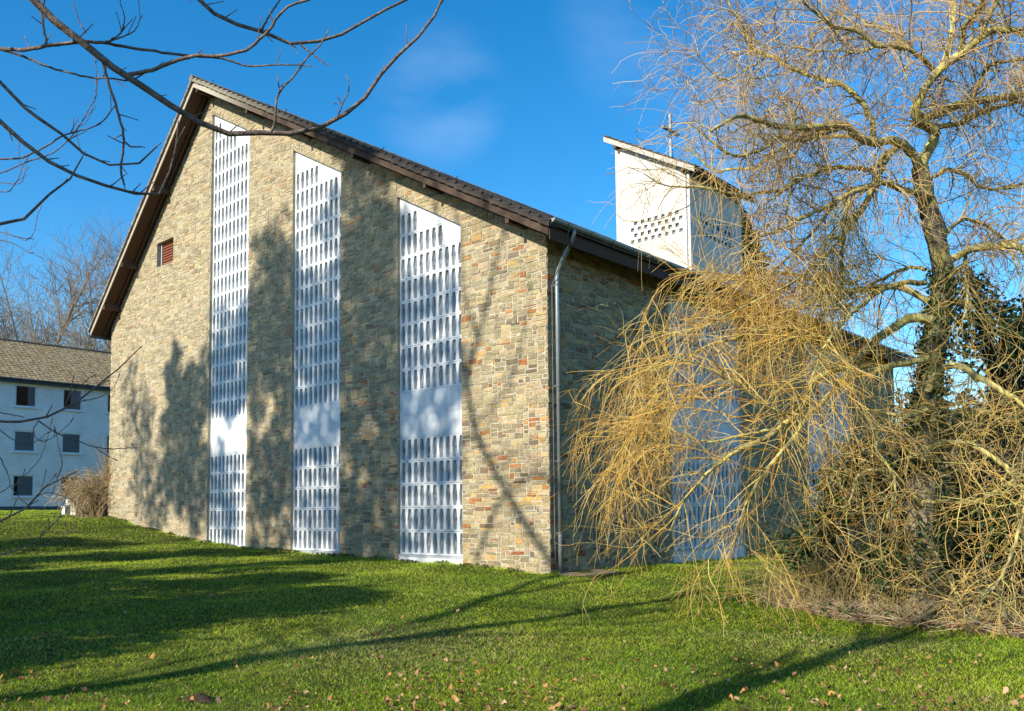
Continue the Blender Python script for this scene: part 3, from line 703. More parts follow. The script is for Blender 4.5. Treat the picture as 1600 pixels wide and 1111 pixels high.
# ------------------------------------------------------------------ white house
def build_house():
    X = -44.7; h = empty('white_house', (X, 6, 1.3), 'white painted three storey house with brown tiled roof, left of the church', 'house')
    inv = Matrix.Translation((-X, -6, -1.3))
    def part(mb, name, m, parent=h, **k):
        o = mb.build(name, m, parent, **k)
        if parent is h: o.matrix_parent_inverse = inv
        return o
    ya, yb, ze = -6.0, 20.0, 9.33; D = 10
    rowsz = [(7.60, 8.92), (4.87, 6.14), (2.15, 3.45)]; cols = []
    for k in range(-2, 5): cols.append((4.17+2.74*k, 5.40+2.74*k-.04*(k > 0)))
    w = MB()
    ysx = sorted([ya, yb]+[e for c in cols for e in c]); zsx = sorted([.6, ze]+[e for r in rowsz for e in r])
    hole = lambda ym, zm: any(c[0] < ym < c[1] for c in cols) and any(r[0] < zm < r[1] for r in rowsz)
    for i in range(len(ysx)-1):
        for j in range(len(zsx)-1):
            if hole((ysx[i]+ysx[i+1])/2, (zsx[j]+zsx[j+1])/2): continue
            w.add([(X, ysx[i], zsx[j]), (X, ysx[i+1], zsx[j]), (X, ysx[i+1], zsx[j+1]), (X, ysx[i], zsx[j+1])], [(0, 1, 2, 3)])
    w.add([(X, ya, .6), (X-D, ya, .6), (X-D, ya, ze), (X-D/2, ya, 12.35), (X, ya, ze)], [(0, 4, 3, 2, 1)]); w.add([(X, yb, .6), (X-D, yb, .6), (X-D, yb, ze), (X-D/2, yb, 12.35), (X, yb, ze)], [(0, 1, 2, 3, 4)])
    w.add([(X-D, ya, .6), (X-D, yb, .6), (X-D, yb, ze), (X-D, ya, ze)], [(3, 2, 1, 0)])
    part(w, 'wall', M['housebrick'])
    p = MB(); p.box(X+.003, ya, .6, X+.04, yb, 1.56); part(p, 'plinth', M['plinth'])
    for ci, c in enumerate(cols):
        for ri, r in enumerate(rowsz):
            if c[0] < 2 or c[0] > 12: 
                pass
            f = MB(); y0_, y1_ = c; z0_, z1_ = r; d = .06
            f.box(X-d-.03, y0_, z0_, X-d+.02, y0_+.085, z1_); f.box(X-d-.03, y1_-.085, z0_, X-d+.02, y1_, z1_)
            f.box(X-d-.03, y0_+.085, z0_, X-d+.02, y1_-.085, z0_+.07); f.box(X-d-.03, y0_+.085, z1_-.07, X-d+.02, y1_-.085, z1_)
            # reveal
            f.add([(X, y0_, z0_), (X-d-.03, y0_, z0_), (X-d-.03, y1_, z0_), (X, y1_, z0_), (X, y0_, z1_), (X-d-.03, y0_, z1_), (X-d-.03, y1_, z1_), (X, y1_, z1_)],
                  [(0, 1, 5, 4), (3, 7, 6, 2), (4, 5, 6, 7), (0, 3, 2, 1)])
            fo = part(f, 'window', M['frame'])
            g = MB(); g.add([(X-d-.01, y0_+.085, z0_+.07), (X-d-.01, y1_-.085, z0_+.07), (X-d-.01, y1_-.085, z1_-.07), (X-d-.01, y0_+.085, z1_-.07)], [(0, 1, 2, 3)])
            g.build('pane', M['housepane'], fo)
            s = MB(); s.box(X-.02, y0_-.09, z0_-.09, X+.10, y1_+.09, z0_-.02); s.build('sill', M['frame'], fo)
            # curtain of vertical folds behind the glass
            cu = MB(); n = 28; full = ri == 1; ylo, yhi = (y0_+.085, y1_-.085) if full else ((y0_+.5 if ci % 2 else y0_+.75, y1_-.08))
            if ri == 2 and ci % 2 == 0: ylo = y0_+.3
            ys_ = np.linspace(ylo, yhi, n)
            vs = []
            for q, yy in enumerate(ys_): xo = X-d-.045+.02*(1 if q % 2 else -1); vs += [(xo, yy, z0_), (xo, yy, z1_)]
            cu.add(vs, [(2*q, 2*q+2, 2*q+3, 2*q+1) for q in range(n-1)]); cu.build('curtain', M['curtain'], fo)
            bk = MB(); bk.box(X-1.6, y0_-.2, z0_-.1, X-1.5, y1_+.2, z1_+.2); bk.build('room_wall', M['dark'], fo)
    # tiled roof
    V, Fc = [], []; ysn = np.arange(ya-.3, yb+.3, .1); wv = np.where(np.arange(len(ysn)) % 3 == 0, .0, .022)
    n = len(ysn); nc = 20; xe = X+.38; zr = 12.4; ze2 = 9.22; run = xe-(X-D/2)
    for c in range(nc):
        for (f, hz) in ((c/nc, 0), ((c+1)/nc, .05), ((c+1)/nc, -.0)):
            V += [(X-D/2+run*f, y, zr-(zr-ze2)*f+hz+w_) for y, w_ in zip(ysn, wv)]
    i = np.arange(n-1)
    for c in range(nc):
        b = c*3*n; Fc += [np.stack([b+i, b+i+n, b+i+n+1, b+i+1], -1), np.stack([b+n+i, b+2*n+i, b+2*n+i+1, b+n+i+1], -1)]
    rn = np.random.default_rng(3)
    o = mesh_np('roof_tiles', V, [np.concatenate(Fc)], M['houseroof'], h); o.matrix_parent_inverse = inv
    b = MB(); b.prism([(xe, ze2-.1), (X-D/2, zr-.1), (X-D-.38, ze2-.1), (X-D-.38, ze2-.2), (xe, ze2-.2)], 'y', ya-.25, yb+.25); part(b, 'roof', M['plinth'])
    b = MB(); b.tube([(xe+.05, ya-.3, ze2-.02), (xe+.05, yb+.3, ze2-.02)], .06, 8); part(b, 'gutter', M['darkzinc'])
    b = MB(); b.tube([(X-D/2, ya-.3, zr+.02), (X-D/2, yb+.3, zr+.02)], .11, 8); part(b, 'ridge_tile', M['tile'])
M['housepane'] = bpy.data.materials.new('house_pane'); M['housepane'].use_nodes = True
_n, _l = M['housepane'].node_tree.nodes, M['housepane'].node_tree.links
_g = _n.new('ShaderNodeBsdfGlossy'); _g.inputs['Roughness'].default_value = .03; _t = _n.new('ShaderNodeBsdfTransparent'); _t.inputs[0].default_value = (.75, .8, .85, 1)
_f = _n.new('ShaderNodeFresnel'); _f.inputs[0].default_value = 1.6; _m = _n.new('ShaderNodeMixShader')
_l.new(_f.outputs[0], _m.inputs[0]); _l.new(_t.outputs[0], _m.inputs[1]); _l.new(_g.outputs[0], _m.inputs[2]); _l.new(_m.outputs[0], _n['Material Output'].inputs['Surface'])
M['houseroof'] = mat('house_roof_tile', (.26, .175, .085), noise=.55, nscale=3.2, color2=(.40, .31, .18), rough=.9, bump=.6, bscale=8)
build_house()

# ------------------------------------------------------------------ willow
GOLD = np.array([(.66, .42, .08), (.56, .33, .06), (.70, .50, .15), (.42, .22, .05), (.60, .46, .18)])
PINK = np.array([(.46, .30, .12), (.52, .36, .14), (.30, .18, .08), (.58, .44, .18), (.17, .11, .07), (.40, .27, .17)])
LICH = np.array([(.38, .33, .11), (.27, .24, .12), (.46, .41, .13), (.18, .155, .09)])
def topx(P):
    d = P-CAM; t = d@fw; return 800+F_PX*(d@RT)/t, CY-F_PX*(d@UP)/t
def thin(rng, P, R_, extra=None):
    """the crown is sparser before the tower and the side window, and stops short of the church corner"""
    x, y = topx(P[:, P.shape[1]*2//3]); k = np.ones(len(P), bool); u = rng.random(len(P))
    k &= ~((x > 1070) & (x < 1165) & (y > 235) & (y < 425) & (u < .86))
    k &= ~((x > 940) & (x < 1075) & (y > 200) & (y < 400) & (u < .5))
    k &= ~((x > 1045) & (x < 1165) & (y > 480) & (y < 880) & (u < .42))
    k &= ~((x > 1165) & (x < 1270) & (y > 600) & (y < 880) & (u < .3))
    k &= ~((x < 1040-(y-440)*.95) & (y > 400) & (y < 640) & (u < .9)); k &= ~((x < 890) & (u < .95)); k &= ~((x < 1055) & (y > 400) & (y < 590) & (rng.random(len(P)) < .45))
    return P[k], R_[k], k
def build_willow():
    rng = np.random.default_rng(11); t0 = 13.1
    base = at(1440, 955, t0); base[2] = G(base[0], base[1])
    wl_ = empty('weeping_willow', tuple(base), 'leafless weeping willow with golden drooping whips and ivied trunk beside the church', 'tree')
    inv = Matrix.Translation(tuple(-base))
    def fin(o): o.matrix_parent_inverse = inv; return o
    # trunk
    tp = [(1441, 985, .34), (1440, 945, .27), (1440, 860, .225), (1438, 780, .21), (1444, 700, .205), (1452, 600, .20), (1462, 520, .185), (1473, 440, .165), (1463, 370, .15), (1446, 310, .145), (1437, 262, .13)]
    c = np.array([list(at(x, y, t0+.04*i))+[r] for i, (x, y, r) in enumerate(tp)])
    T = smooth_path(c, 60); P = T[:, :3]+rng.normal(0, .008, (60, 3)); Rr = T[:, 3]*(1+rng.normal(0, .04, 60))
    V, Fq = tubes(P[None], Rr[None], 14)
    V = V+rng.normal(0, .007, V.shape)
    zz = V[:, 2]; cc = np.where((rng.random(len(V)) < .35)[:, None], (.17, .16, .06), (.105, .09, .065)); hi = np.clip((zz-6.0)/2.5, 0, .5)*(rng.random(len(V)) < .8); cc = cc*(1-hi[:, None])+np.array([.30, .27, .13])*hi[:, None]; low = zz < 1.6
    cc[low] = np.where((rng.random(low.sum()) < .4)[:, None], (.30, .26, .16), (.20, .17, .12))
    fin(mesh_np('trunk', V, [Fq], M['barkwillow'], wl_, cc, True))
    # limbs: pixel path, depth start, depth end, radius start, end
    Ls = [
     # upper left fan
     ([(1437,265),(1425,238),(1411,227),(1393,219),(1368,223),(1340,214),(1320,196),(1296,197),(1267,199),(1216,197),(1191,189),(1161,181),(1141,187),(1110,205)], 13.4, 11.2, .085, .018, 1),
     ([(1320,198),(1285,208),(1249,219),(1216,214),(1201,227),(1176,239),(1153,244),(1128,234),(1100,210),(1075,190)], 13.0, 12.2, .045, .010, 1),
     ([(1340,214),(1300,213),(1258,216),(1222,230),(1190,256),(1171,264),(1140,264),(1120,269),(1100,255),(1085,240),(1070,222)], 13.2, 14.6, .045, .010, 1),
     ([(1460,205),(1440,190),(1430,172),(1445,140),(1465,112),(1500,85),(1530,60),(1560,45),(1600,52),(1660,70)], 13.3, 12.3, .085, .05, 1),
     ([(1437,262),(1448,240),(1460,215),(1458,200),(1430,190),(1470,175),(1510,160),(1550,155),(1600,148),(1670,150)], 13.5, 14.4, .095, .05, 1),
     ([(1460,200),(1480,196),(1500,193),(1530,178),(1570,165),(1605,158),(1660,165)], 13.5, 15, .05, .03, 1),
     ([(1468,108),(1480,90),(1486,60),(1490,20),(1488,-30)], 13.1, 13.6, .05, .03, 1),
     ([(1500,88),(1508,40),(1530,15),(1538,-20)], 13, 12.2, .045, .03, 1),
     ([(1532,58),(1545,25),(1560,-5),(1575,-40)], 12.6, 12.6, .045, .03, 1),
     ([(1464,114),(1445,95),(1420,78),(1390,72),(1370,71),(1343,50),(1320,45),(1297,40),(1279,23),(1260,8),(1240,-15)], 13.1, 11.6, .045, .014, 1),
     ([(1370,72),(1340,82),(1315,78),(1290,80),(1250,74),(1215,66),(1190,50)], 12.6, 13.4, .022, .008, 1),
     ([(1365,225),(1362,190),(1350,165),(1325,138),(1300,127),(1282,123),(1242,108),(1201,88),(1176,76),(1166,50),(1158,33),(1141,10),(1130,-15)], 13.3, 14.2, .055, .012, 1),
     ([(1201,88),(1180,100),(1160,112),(1135,125),(1110,110),(1092,90),(1083,70)], 14, 13.4, .02, .006, 1),
     ([(1282,123),(1250,112),(1225,115),(1195,120),(1165,125),(1140,128),(1110,118)], 13.9, 14.8, .02, .006, 1),
     ([(1465,112),(1430,85),(1400,60),(1385,45),(1345,30),(1310,0)], 13.2, 14.5, .03, .01, 1),
     ([(1505,190),(1540,110),(1580,95),(1640,90)], 13.6, 12.2, .04, .02, 1),
     # middle left
     ([(1452,305),(1425,300),(1400,293),(1375,285),(1345,296),(1320,307),(1292,323),(1254,340),(1216,360),(1185,372),(1150,400)], 13.3, 11.4, .062, .012, 1),
     ([(1372,286),(1330,298),(1300,325),(1279,353),(1247,386),(1216,419),(1190,440),(1160,455)], 13.0, 14.6, .04, .010, 1),
     ([(1400,232),(1380,245),(1362,265),(1330,262),(1300,262),(1270,272),(1249,280),(1225,296),(1200,300),(1181,300),(1166,308),(1128,298),(1090,293),(1040,290),(1005,270)], 13.4, 12.4, .05, .007, 1),
     ([(1398,232),(1385,250),(1372,275),(1360,300),(1345,330),(1325,345),(1320,370),(1315,400),(1318,425),(1312,460)], 13.2, 12.4, .05, .015, 2),
     ([(1330,300),(1322,330),(1316,370),(1290,375),(1285,420),(1284,470)], 12.4, 12.0, .035, .012, 2),
     # right side
     ([(1480,410),(1500,398),(1514,391),(1540,385),(1577,384),(1600,389),(1660,410)], 13.4, 12.4, .065, .04, 1),
     ([(1475,370),(1490,352),(1512,343),(1542,353),(1577,379),(1610,400)], 13.4, 14.4, .035, .02, 1),
     ([(1456,278),(1481,265),(1509,273),(1534,293),(1567,294),(1600,288),(1650,285)], 13.5, 14.6, .04, .02, 1),
     ([(1510,385),(1508,420),(1512,460),(1506,500)], 13.3, 13, .03, .015, 2),
     # lower left long limbs that reach towards the wall
     ([(1447,421),(1418,419),(1376,437),(1333,459),(1300,475),(1260,480)], 13.3, 15.2, .035, .012, 3),
     ([(1446,442),(1413,442),(1375,455),(1350,474),(1320,500),(1290,540),(1265,600)], 13.3, 11.8, .05, .014, 3),
     ([(1450,470),(1400,448),(1320,456),(1292,454),(1267,472),(1237,487),(1206,512),(1176,517),(1153,530),(1133,532),(1103,542),(1078,557),(1040,572),(1010,580)], 13.3, 14.2, .06, .010, 3),
     ([(1455,500),(1430,496),(1414,501),(1396,513),(1371,529),(1347,553),(1322,571),(1292,581),(1273,596),(1264,620),(1246,645),(1218,669),(1185,690),(1150,705),(1110,735),(1070,780),(1045,830)], 13.2, 12.3, .085, .010, 3),
     ([(1450,560),(1400,570),(1335,587),(1301,611),(1280,636),(1261,651),(1235,690),(1200,730),(1165,790),(1150,840)], 13.1, 11.6, .06, .010, 3),
     ([(1330,458),(1280,440),(1220,425),(1170,440),(1110,430),(1070,425),(1045,430)], 14.4, 14.6, .03, .007, 3),
     ([(1370,290),(1340,340),(1290,400),(1240,440),(1180,470),(1120,500),(1070,520),(1020,520)], 13.2, 13.6, .035, .008, 3),
     ([(1240,487),(1190,560),(1140,600),(1080,620),(1030,610),(980,590),(930,600)], 14.0, 14.4, .028, .006, 3),
     ([(1216,670),(1160,680),(1110,690),(1050,680),(1000,680),(960,690)], 12.6, 13.2, .025, .006, 3),
     ([(1262,650),(1210,640),(1150,600),(1090,570),(1040,560),(990,600)], 12.4, 11.8, .025, .006, 3),
     # lower tangle near the trunk
     ([(1448,640),(1420,650),(1356,645),(1371,678),(1371,706),(1390,730),(1400,770),(1385,810)], 13, 12.2, .04, .012, 4),
     ([(1450,610),(1466,581),(1494,571),(1530,590),(1567,611),(1600,633),(1660,690)], 13, 11.8, .06, .03, 4),
     ([(1440,790),(1420,765),(1400,745),(1370,735),(1340,745),(1325,790),(1300,790)], 13, 12.4, .045, .012, 4),
     ([(1442,785),(1480,783),(1520,785),(1560,765),(1610,735)], 12.9, 11.8, .04, .02, 4),
     ([(1468,905),(1500,940),(1510,965)], 12.6, 11.9, .02, .01, 4),
     ([(1460,860),(1480,900),(1500,945)], 12.7, 11.8, .02, .01, 4),
     ([(1450,700),(1500,690),(1560,720),(1600,780),(1570,890),(1530,940)], 12.9, 11.2, .045, .02, 4),
     ([(1446,720),(1400,700),(1350,720),(1300,760),(1260,820)], 12.8, 13.8, .035, .01, 4),
     ([(1450,660),(1510,640),(1560,650),(1610,660)], 13, 14.2, .04, .02, 4),
    ]
    limbs = []; NP = 40
    for (pp, ta, tb, ra, rb, kind) in Ls:
        k = len(pp); c = np.array([list(at(x, y, ta+(tb-ta)*i/(k-1))) for i, (x, y) in enumerate(pp)])
        Q = smooth_path(c, NP); Q[1:] += rng.normal(0, .006, (NP-1, 3)); limbs.append((Q, (np.linspace(1, 0, NP)**.8*(ra-rb)+rb)*.88, kind))
    for Q, rr, kind in limbs:
        sd = 8 if rr[0] > .04 else 6; V, Fq = tubes(Q[None], (rr*(1+rng.normal(0, .04, NP)))[None], sd)
        cidx = LICH[rng.integers(0, 4, len(V))]*rng.uniform(.75, 1.15, (len(V), 1))
        fin(mesh_np('limb', V, [Fq], M['barkwillow'], wl_, cidx, True))
    # branchlets and whips, gathered by part of the crown
    def kindset(ks): 
        s = [l for l in limbs if l[2] in ks]; return np.array([l[0] for l in s]), np.array([l[1] for l in s])
    G_ = []
    def col(pal, n): return pal[rng.integers(0, len(pal), n)]*rng.uniform(.75, 1.2, (n, 1))
    # upper crown: curly fans, small droop
    P1, R1 = kindset([1])
    S, D, R0, who, f = children(rng, P1, R1, 560, .12, 1, (25, 80), up=(-.05, 0, .15))
    L = rng.uniform(.5, 1.6, 560); B = grow(rng, S, D, L, 9, 1.2, .25); RB = taper(np.minimum(R0*.5, rng.uniform(.008, .016, 560)), .004, 9)
    B, RB, _ = thin(rng, B, RB); G_.append((B, RB, 4, col(PINK*.8+LICH.mean(0)*.25, len(B))))
    S, D, R0, who, f = children(rng, B, RB, 2600, .1, 1, (20, 65)); n = 2600
    L = rng.uniform(.3, 1.0, n); C2 = grow(rng, S, D, L, 9, 3.0, .6); RC = taper(np.minimum(R0, .0062), .003, 9); C2, RC, _ = thin(rng, C2, RC); G_.append((C2, RC, 3, col(PINK, len(C2))))
    n = 3600; S, D, R0, who, f = children(rng, C2, RC, n, .1, 1, (20, 60)); L = rng.uniform(.15, .5, n)
    C3 = grow(rng, S, D, L, 6, 4.0, 1.0); G_.append((C3, taper(np.full(n, .0036), .002, 6), 3, col(PINK, n)))
    n = 900; S, D, R0, who, f = children(rng, P1, R1, n, .1, 1, (30, 90)); L = rng.uniform(.5, 1.8, n); C4 = grow(rng, S, D, L, 9, .4, 1.3); G_.append((C4, taper(np.full(n, .0045), .002, 9), 3, col((PINK[:5]+GOLD)/2, n)))
    # hanging bundles
    P2, R2 = kindset([2]); n = 230; S, D, R0, who, f = children(rng, P2, R2, n, 0, 1, (10, 60)); L = rng.uniform(.4, 1.7, n)
    C = grow(rng, S, D, L, 10, .9, 1.0); G_.append((C, taper(rng.uniform(.004, .008, n), .002, 10), 3, col((GOLD*.6+LICH.mean(0)*.4), n)))
    fin(tube_mesh('upper_twigs', G_, M['whip'], wl_))
    # golden drooping whips
    G_ = []
    P3, R3 = kindset([3]); n = 260
    S, D, R0, who, f = children(rng, P3, R3, n, .15, 1, (20, 80), up=(-.1, -.1, .3)); L = rng.uniform(.6, 1.7, n)
    B = grow(rng, S, D, L, 9, .5, .4); RB = taper(np.minimum(R0*.6, rng.uniform(.008, .014, n)), .005, 9); B, RB, _ = thin(rng, B, RB); G_.append((B, RB, 4, col(GOLD*.8, len(B))))
    n = 1150; S, D, R0, who, f = children(rng, B, RB, n, .1, 1, (10, 70), up=(0, 0, .15)); L = rng.uniform(.5, 1.9, n)*rng.uniform(.5, 1, n)
    C = grow(rng, S, D, L, 12, 1.2, rng.uniform(.3, 1.8, n)); RC = taper(np.full(n, .004), .0018, 12); C, RC, _ = thin(rng, C, RC); G_.append((C, RC, 3, col(GOLD, len(C))))
    n = 1700; S, D, R0, who, f = children(rng, C, RC, n, .1, .9, (15, 60)); L = rng.uniform(.15, .6, n)
    G_.append((grow(rng, S, D, L, 6, .7, .8), taper(np.full(n, .0034), .0018, 6), 3, col(GOLD, n)))
    n = 380; S, D, R0, who, f = children(rng, P3, R3, n, .1, 1, (20, 90)); L = rng.uniform(.4, 1.5, n)
    G_.append((grow(rng, S, D, L, 10, .5, 1.0), taper(np.full(n, .005), .002, 10), 3, col(GOLD, n)))
    # the golden curtain at the outer ends, hanging past the church corner
    P5 = []
    for (pp, ta, tb) in [([(1230,455),(1170,438),(1110,425),(1070,428),(1035,445),(1010,490),(1000,560)], 13.6, 13.2), ([(1160,600),(1100,560),(1040,555),(980,575),(930,600),(905,660)], 13.6, 13.8),
                         ([(1180,660),(1100,640),(1030,640),(985,680),(950,740)], 13.0, 13.2), ([(1140,720),(1080,700),(1020,700),(980,740),(960,790)], 12.8, 12.6), ([(1120,480),(1060,500),(1020,530),(985,590),(975,660)], 13.9, 14.1), ([(1090,600),(1040,610),(1000,650),(980,720)],13.2,12.8)]:
        k = len(pp); P5.append(smooth_path(np.array([at(x, y, ta+(tb-ta)*i/(k-1)) for i, (x, y) in enumerate(pp)]), NP))
    P5 = np.array(P5); R5 = np.tile(np.linspace(.016, .006, NP), (len(P5), 1)); P5 = P5[[0, 1, 2, 3, 5]]; R5 = R5[:5]*.8; G_.append((P5, R5, 5, GOLD.mean(0)*.8))
    n = 240; S, D, R0, who, f = children(rng, P5, R5, n, .2, 1, (5, 70), up=(.05, -.05, .15)); L = rng.uniform(.5, 1.9, n)
    C = grow(rng, S, D, L, 13, .45, rng.uniform(.8, 2.2, n)); RC = taper(np.full(n, .0041), .0018, 13); C, RC, _ = thin(rng, C, RC); G_.append((C, RC, 3, col(GOLD, len(C))))
    n = 430; S, D, R0, who, f = children(rng, C, RC, n, .1, .9, (10, 55)); G_.append((grow(rng, S, D, rng.uniform(.15, .6, n), 6, .6, .8), taper(np.full(n, .0034), .0018, 6), 3, col(GOLD, n)))
    # dense tangle under the church eave
    P6 = np.array([smooth_path(np.array([at(x, y, 13.8+.1*i) for i, (x, y) in enumerate(pp)]), NP) for pp in ([(1370,430),(1290,450),(1230,450),(1180,440),(1110,430)], [(1380,400),(1300,430),(1240,480),(1200,500),(1140,470)], [(1340,470),(1280,500),(1230,540),(1190,560)])])
    n = 900; S, D, R0, who, f = children(rng, P6, np.full((3, NP), .01), n, 0, 1, (30, 90)); C = grow(rng, S, D, rng.uniform(.3, 1.1, n), 9, 2.2, .6); G_.append((C, taper(np.full(n, .0048), .002, 9), 3, col(GOLD, n)))
    fin(tube_mesh('golden_whips', G_, M['whip'], wl_))
    # tangle round the trunk
    G_ = []
    P4, R4 = kindset([4]); P4 = np.concatenate([P4, T[None, ::1][:, np.linspace(14, 45, NP).astype(int), :3]]); R4 = np.concatenate([R4, np.full((1, NP), .1)]); n = 300
    S, D, R0, who, f = children(rng, P4, R4, n, .1, 1, (30, 90)); L = rng.uniform(.5, 1.4, n); B = grow(rng, S, D, L, 9, 1.5, .25); RB = taper(rng.uniform(.006, .013, n), .005, 9)
    G_.append((B, RB, 4, col(LICH, n)))
    n = 1900; S, D, R0, who, f = children(rng, B, RB, n, .1, 1, (20, 80)); L = rng.uniform(.3, 1.1, n); C = grow(rng, S, D, L, 10, 2.4, .5); G_.append((C, taper(np.full(n, .005), .0022, 10), 3, col((GOLD*.65+PINK[:5]*.35), n)))
    fin(tube_mesh('tangled_twigs', G_, M['whip'], wl_))
    # ivy on the trunk
    n = 2600; k = rng.integers(20, 46, n); a = rng.uniform(0, 2*PI, n); rr = Rr[k]+rng.uniform(.0, .10, n)
    C = P[k]+np.stack([np.cos(a)*rr, np.sin(a)*rr, rng.uniform(-.06, .06, n)], -1)
    fin(leaves('ivy', rng, C, .055, IVY, wl_, out=np.stack([np.cos(a), np.sin(a), np.zeros(n)], -1)))
    return wl_

IVY = np.array([(.022, .055, .012), (.035, .075, .018), (.05, .095, .022), (.015, .04, .012), (.075, .12, .03)])
def leaves(name, rng, C, size, pal, parent=None, out=None, m=None, jit=.8):
    """leaf-sized folded quads at centres C"""
    n = len(C); nrm = rng.normal(size=(n, 3))*jit
    nrm[:, 2] += .35
    if out is not None: nrm += out*1.2
    nrm = unit(nrm); a = unit(np.cross(nrm, rng.normal(size=(n, 3)))); b = np.cross(nrm, a)
    s = size*rng.uniform(.6, 1.3, (n, 1))
    V = np.stack([C-a*s*.5, C+b*s*.42+nrm*s*.12, C+a*s*.62, C-b*s*.42+nrm*s*.12], 1).reshape(-1, 3)
    i = np.arange(n)[:, None]*4; Fq = np.concatenate([i+np.array([[0, 1, 2]]), i+np.array([[0, 2, 3]])])
    c = np.repeat(pal[rng.integers(0, len(pal), n)]*rng.uniform(.7, 1.25, (n, 1)), 4, 0)
    return mesh_np(name, V, [Fq], m or M['leaf'], parent, c)
build_willow()

# ------------------------------------------------------------------ shrubs and trees with leaves
def clump_cloud(rng, cents, rads, n, shell=.55, squash=.8):
    k = rng.choice(len(cents), n, p=(np.array(rads)**2)/np.sum(np.array(rads)**2)); d = unit(rng.normal(size=(n, 3)))
    r = np.array(rads)[k]*(shell+(1-shell)*rng.random(n))*(1+.18*np.sin(d[:, 0]*7+k)+.15*np.sin(d[:, 2]*9+k*2)); d2 = d*np.array([1, 1, squash])
    return np.array(cents)[k]+d2*r[:, None], d

def leafy(name, loc, label, cat, rng, clumps, n, size, pal, trunk=None, group=None, stems=None, bark=None):
    o = empty(name, loc, label, cat, group); L0 = np.array(loc)
    c = [np.array(q[:3]) for q in clumps]; r = [q[3] for q in clumps]
    C, d = clump_cloud(rng, c, r, n); C[:, 2] = np.maximum(C[:, 2], .02+rng.random(n)*.06)
    leaves('crown' if trunk else 'foliage', rng, C, size, pal, o, out=d)
    gs = []
    if trunk:
        h, r0_ = trunk; T = grow(rng, np.zeros((1, 3)), np.array([[.02, 0, 1.]]), h, 16, .05); RT_ = taper(np.array([r0_]), r0_*.35, 16); gs.append((T, RT_, 10, (.12, .10, .08)))
        tr = tube_mesh('trunk', gs, bark or M['barkwillow'], o); gs = []
    cc = np.array(c); m_ = max(6, len(c)); idx = rng.integers(0, len(c), m_*2)
    base = np.zeros((len(idx), 3)); 
    if trunk: base[:, 2] = np.clip(cc[idx, 2]-rng.uniform(.5, 2, len(idx)), .2, trunk[0])
    else: base[:, :2] = rng.normal(0, .12, (len(idx), 2)); base[:, 2] = -.1
    end = cc[idx]+rng.normal(0, .2, (len(idx), 3)); mid = (base+end)/2+rng.normal(0, .15, base.shape)
    P = np.array([smooth_path([a, m2, b], 8) for a, m2, b in zip(base, mid, end)])
    tube_mesh('branches' if trunk else 'stems', [(P, taper(np.full(len(P), .05 if trunk else .015), .01, 8), 5, (.11, .085, .06))], bark or M['barkwillow'], o)
    return o

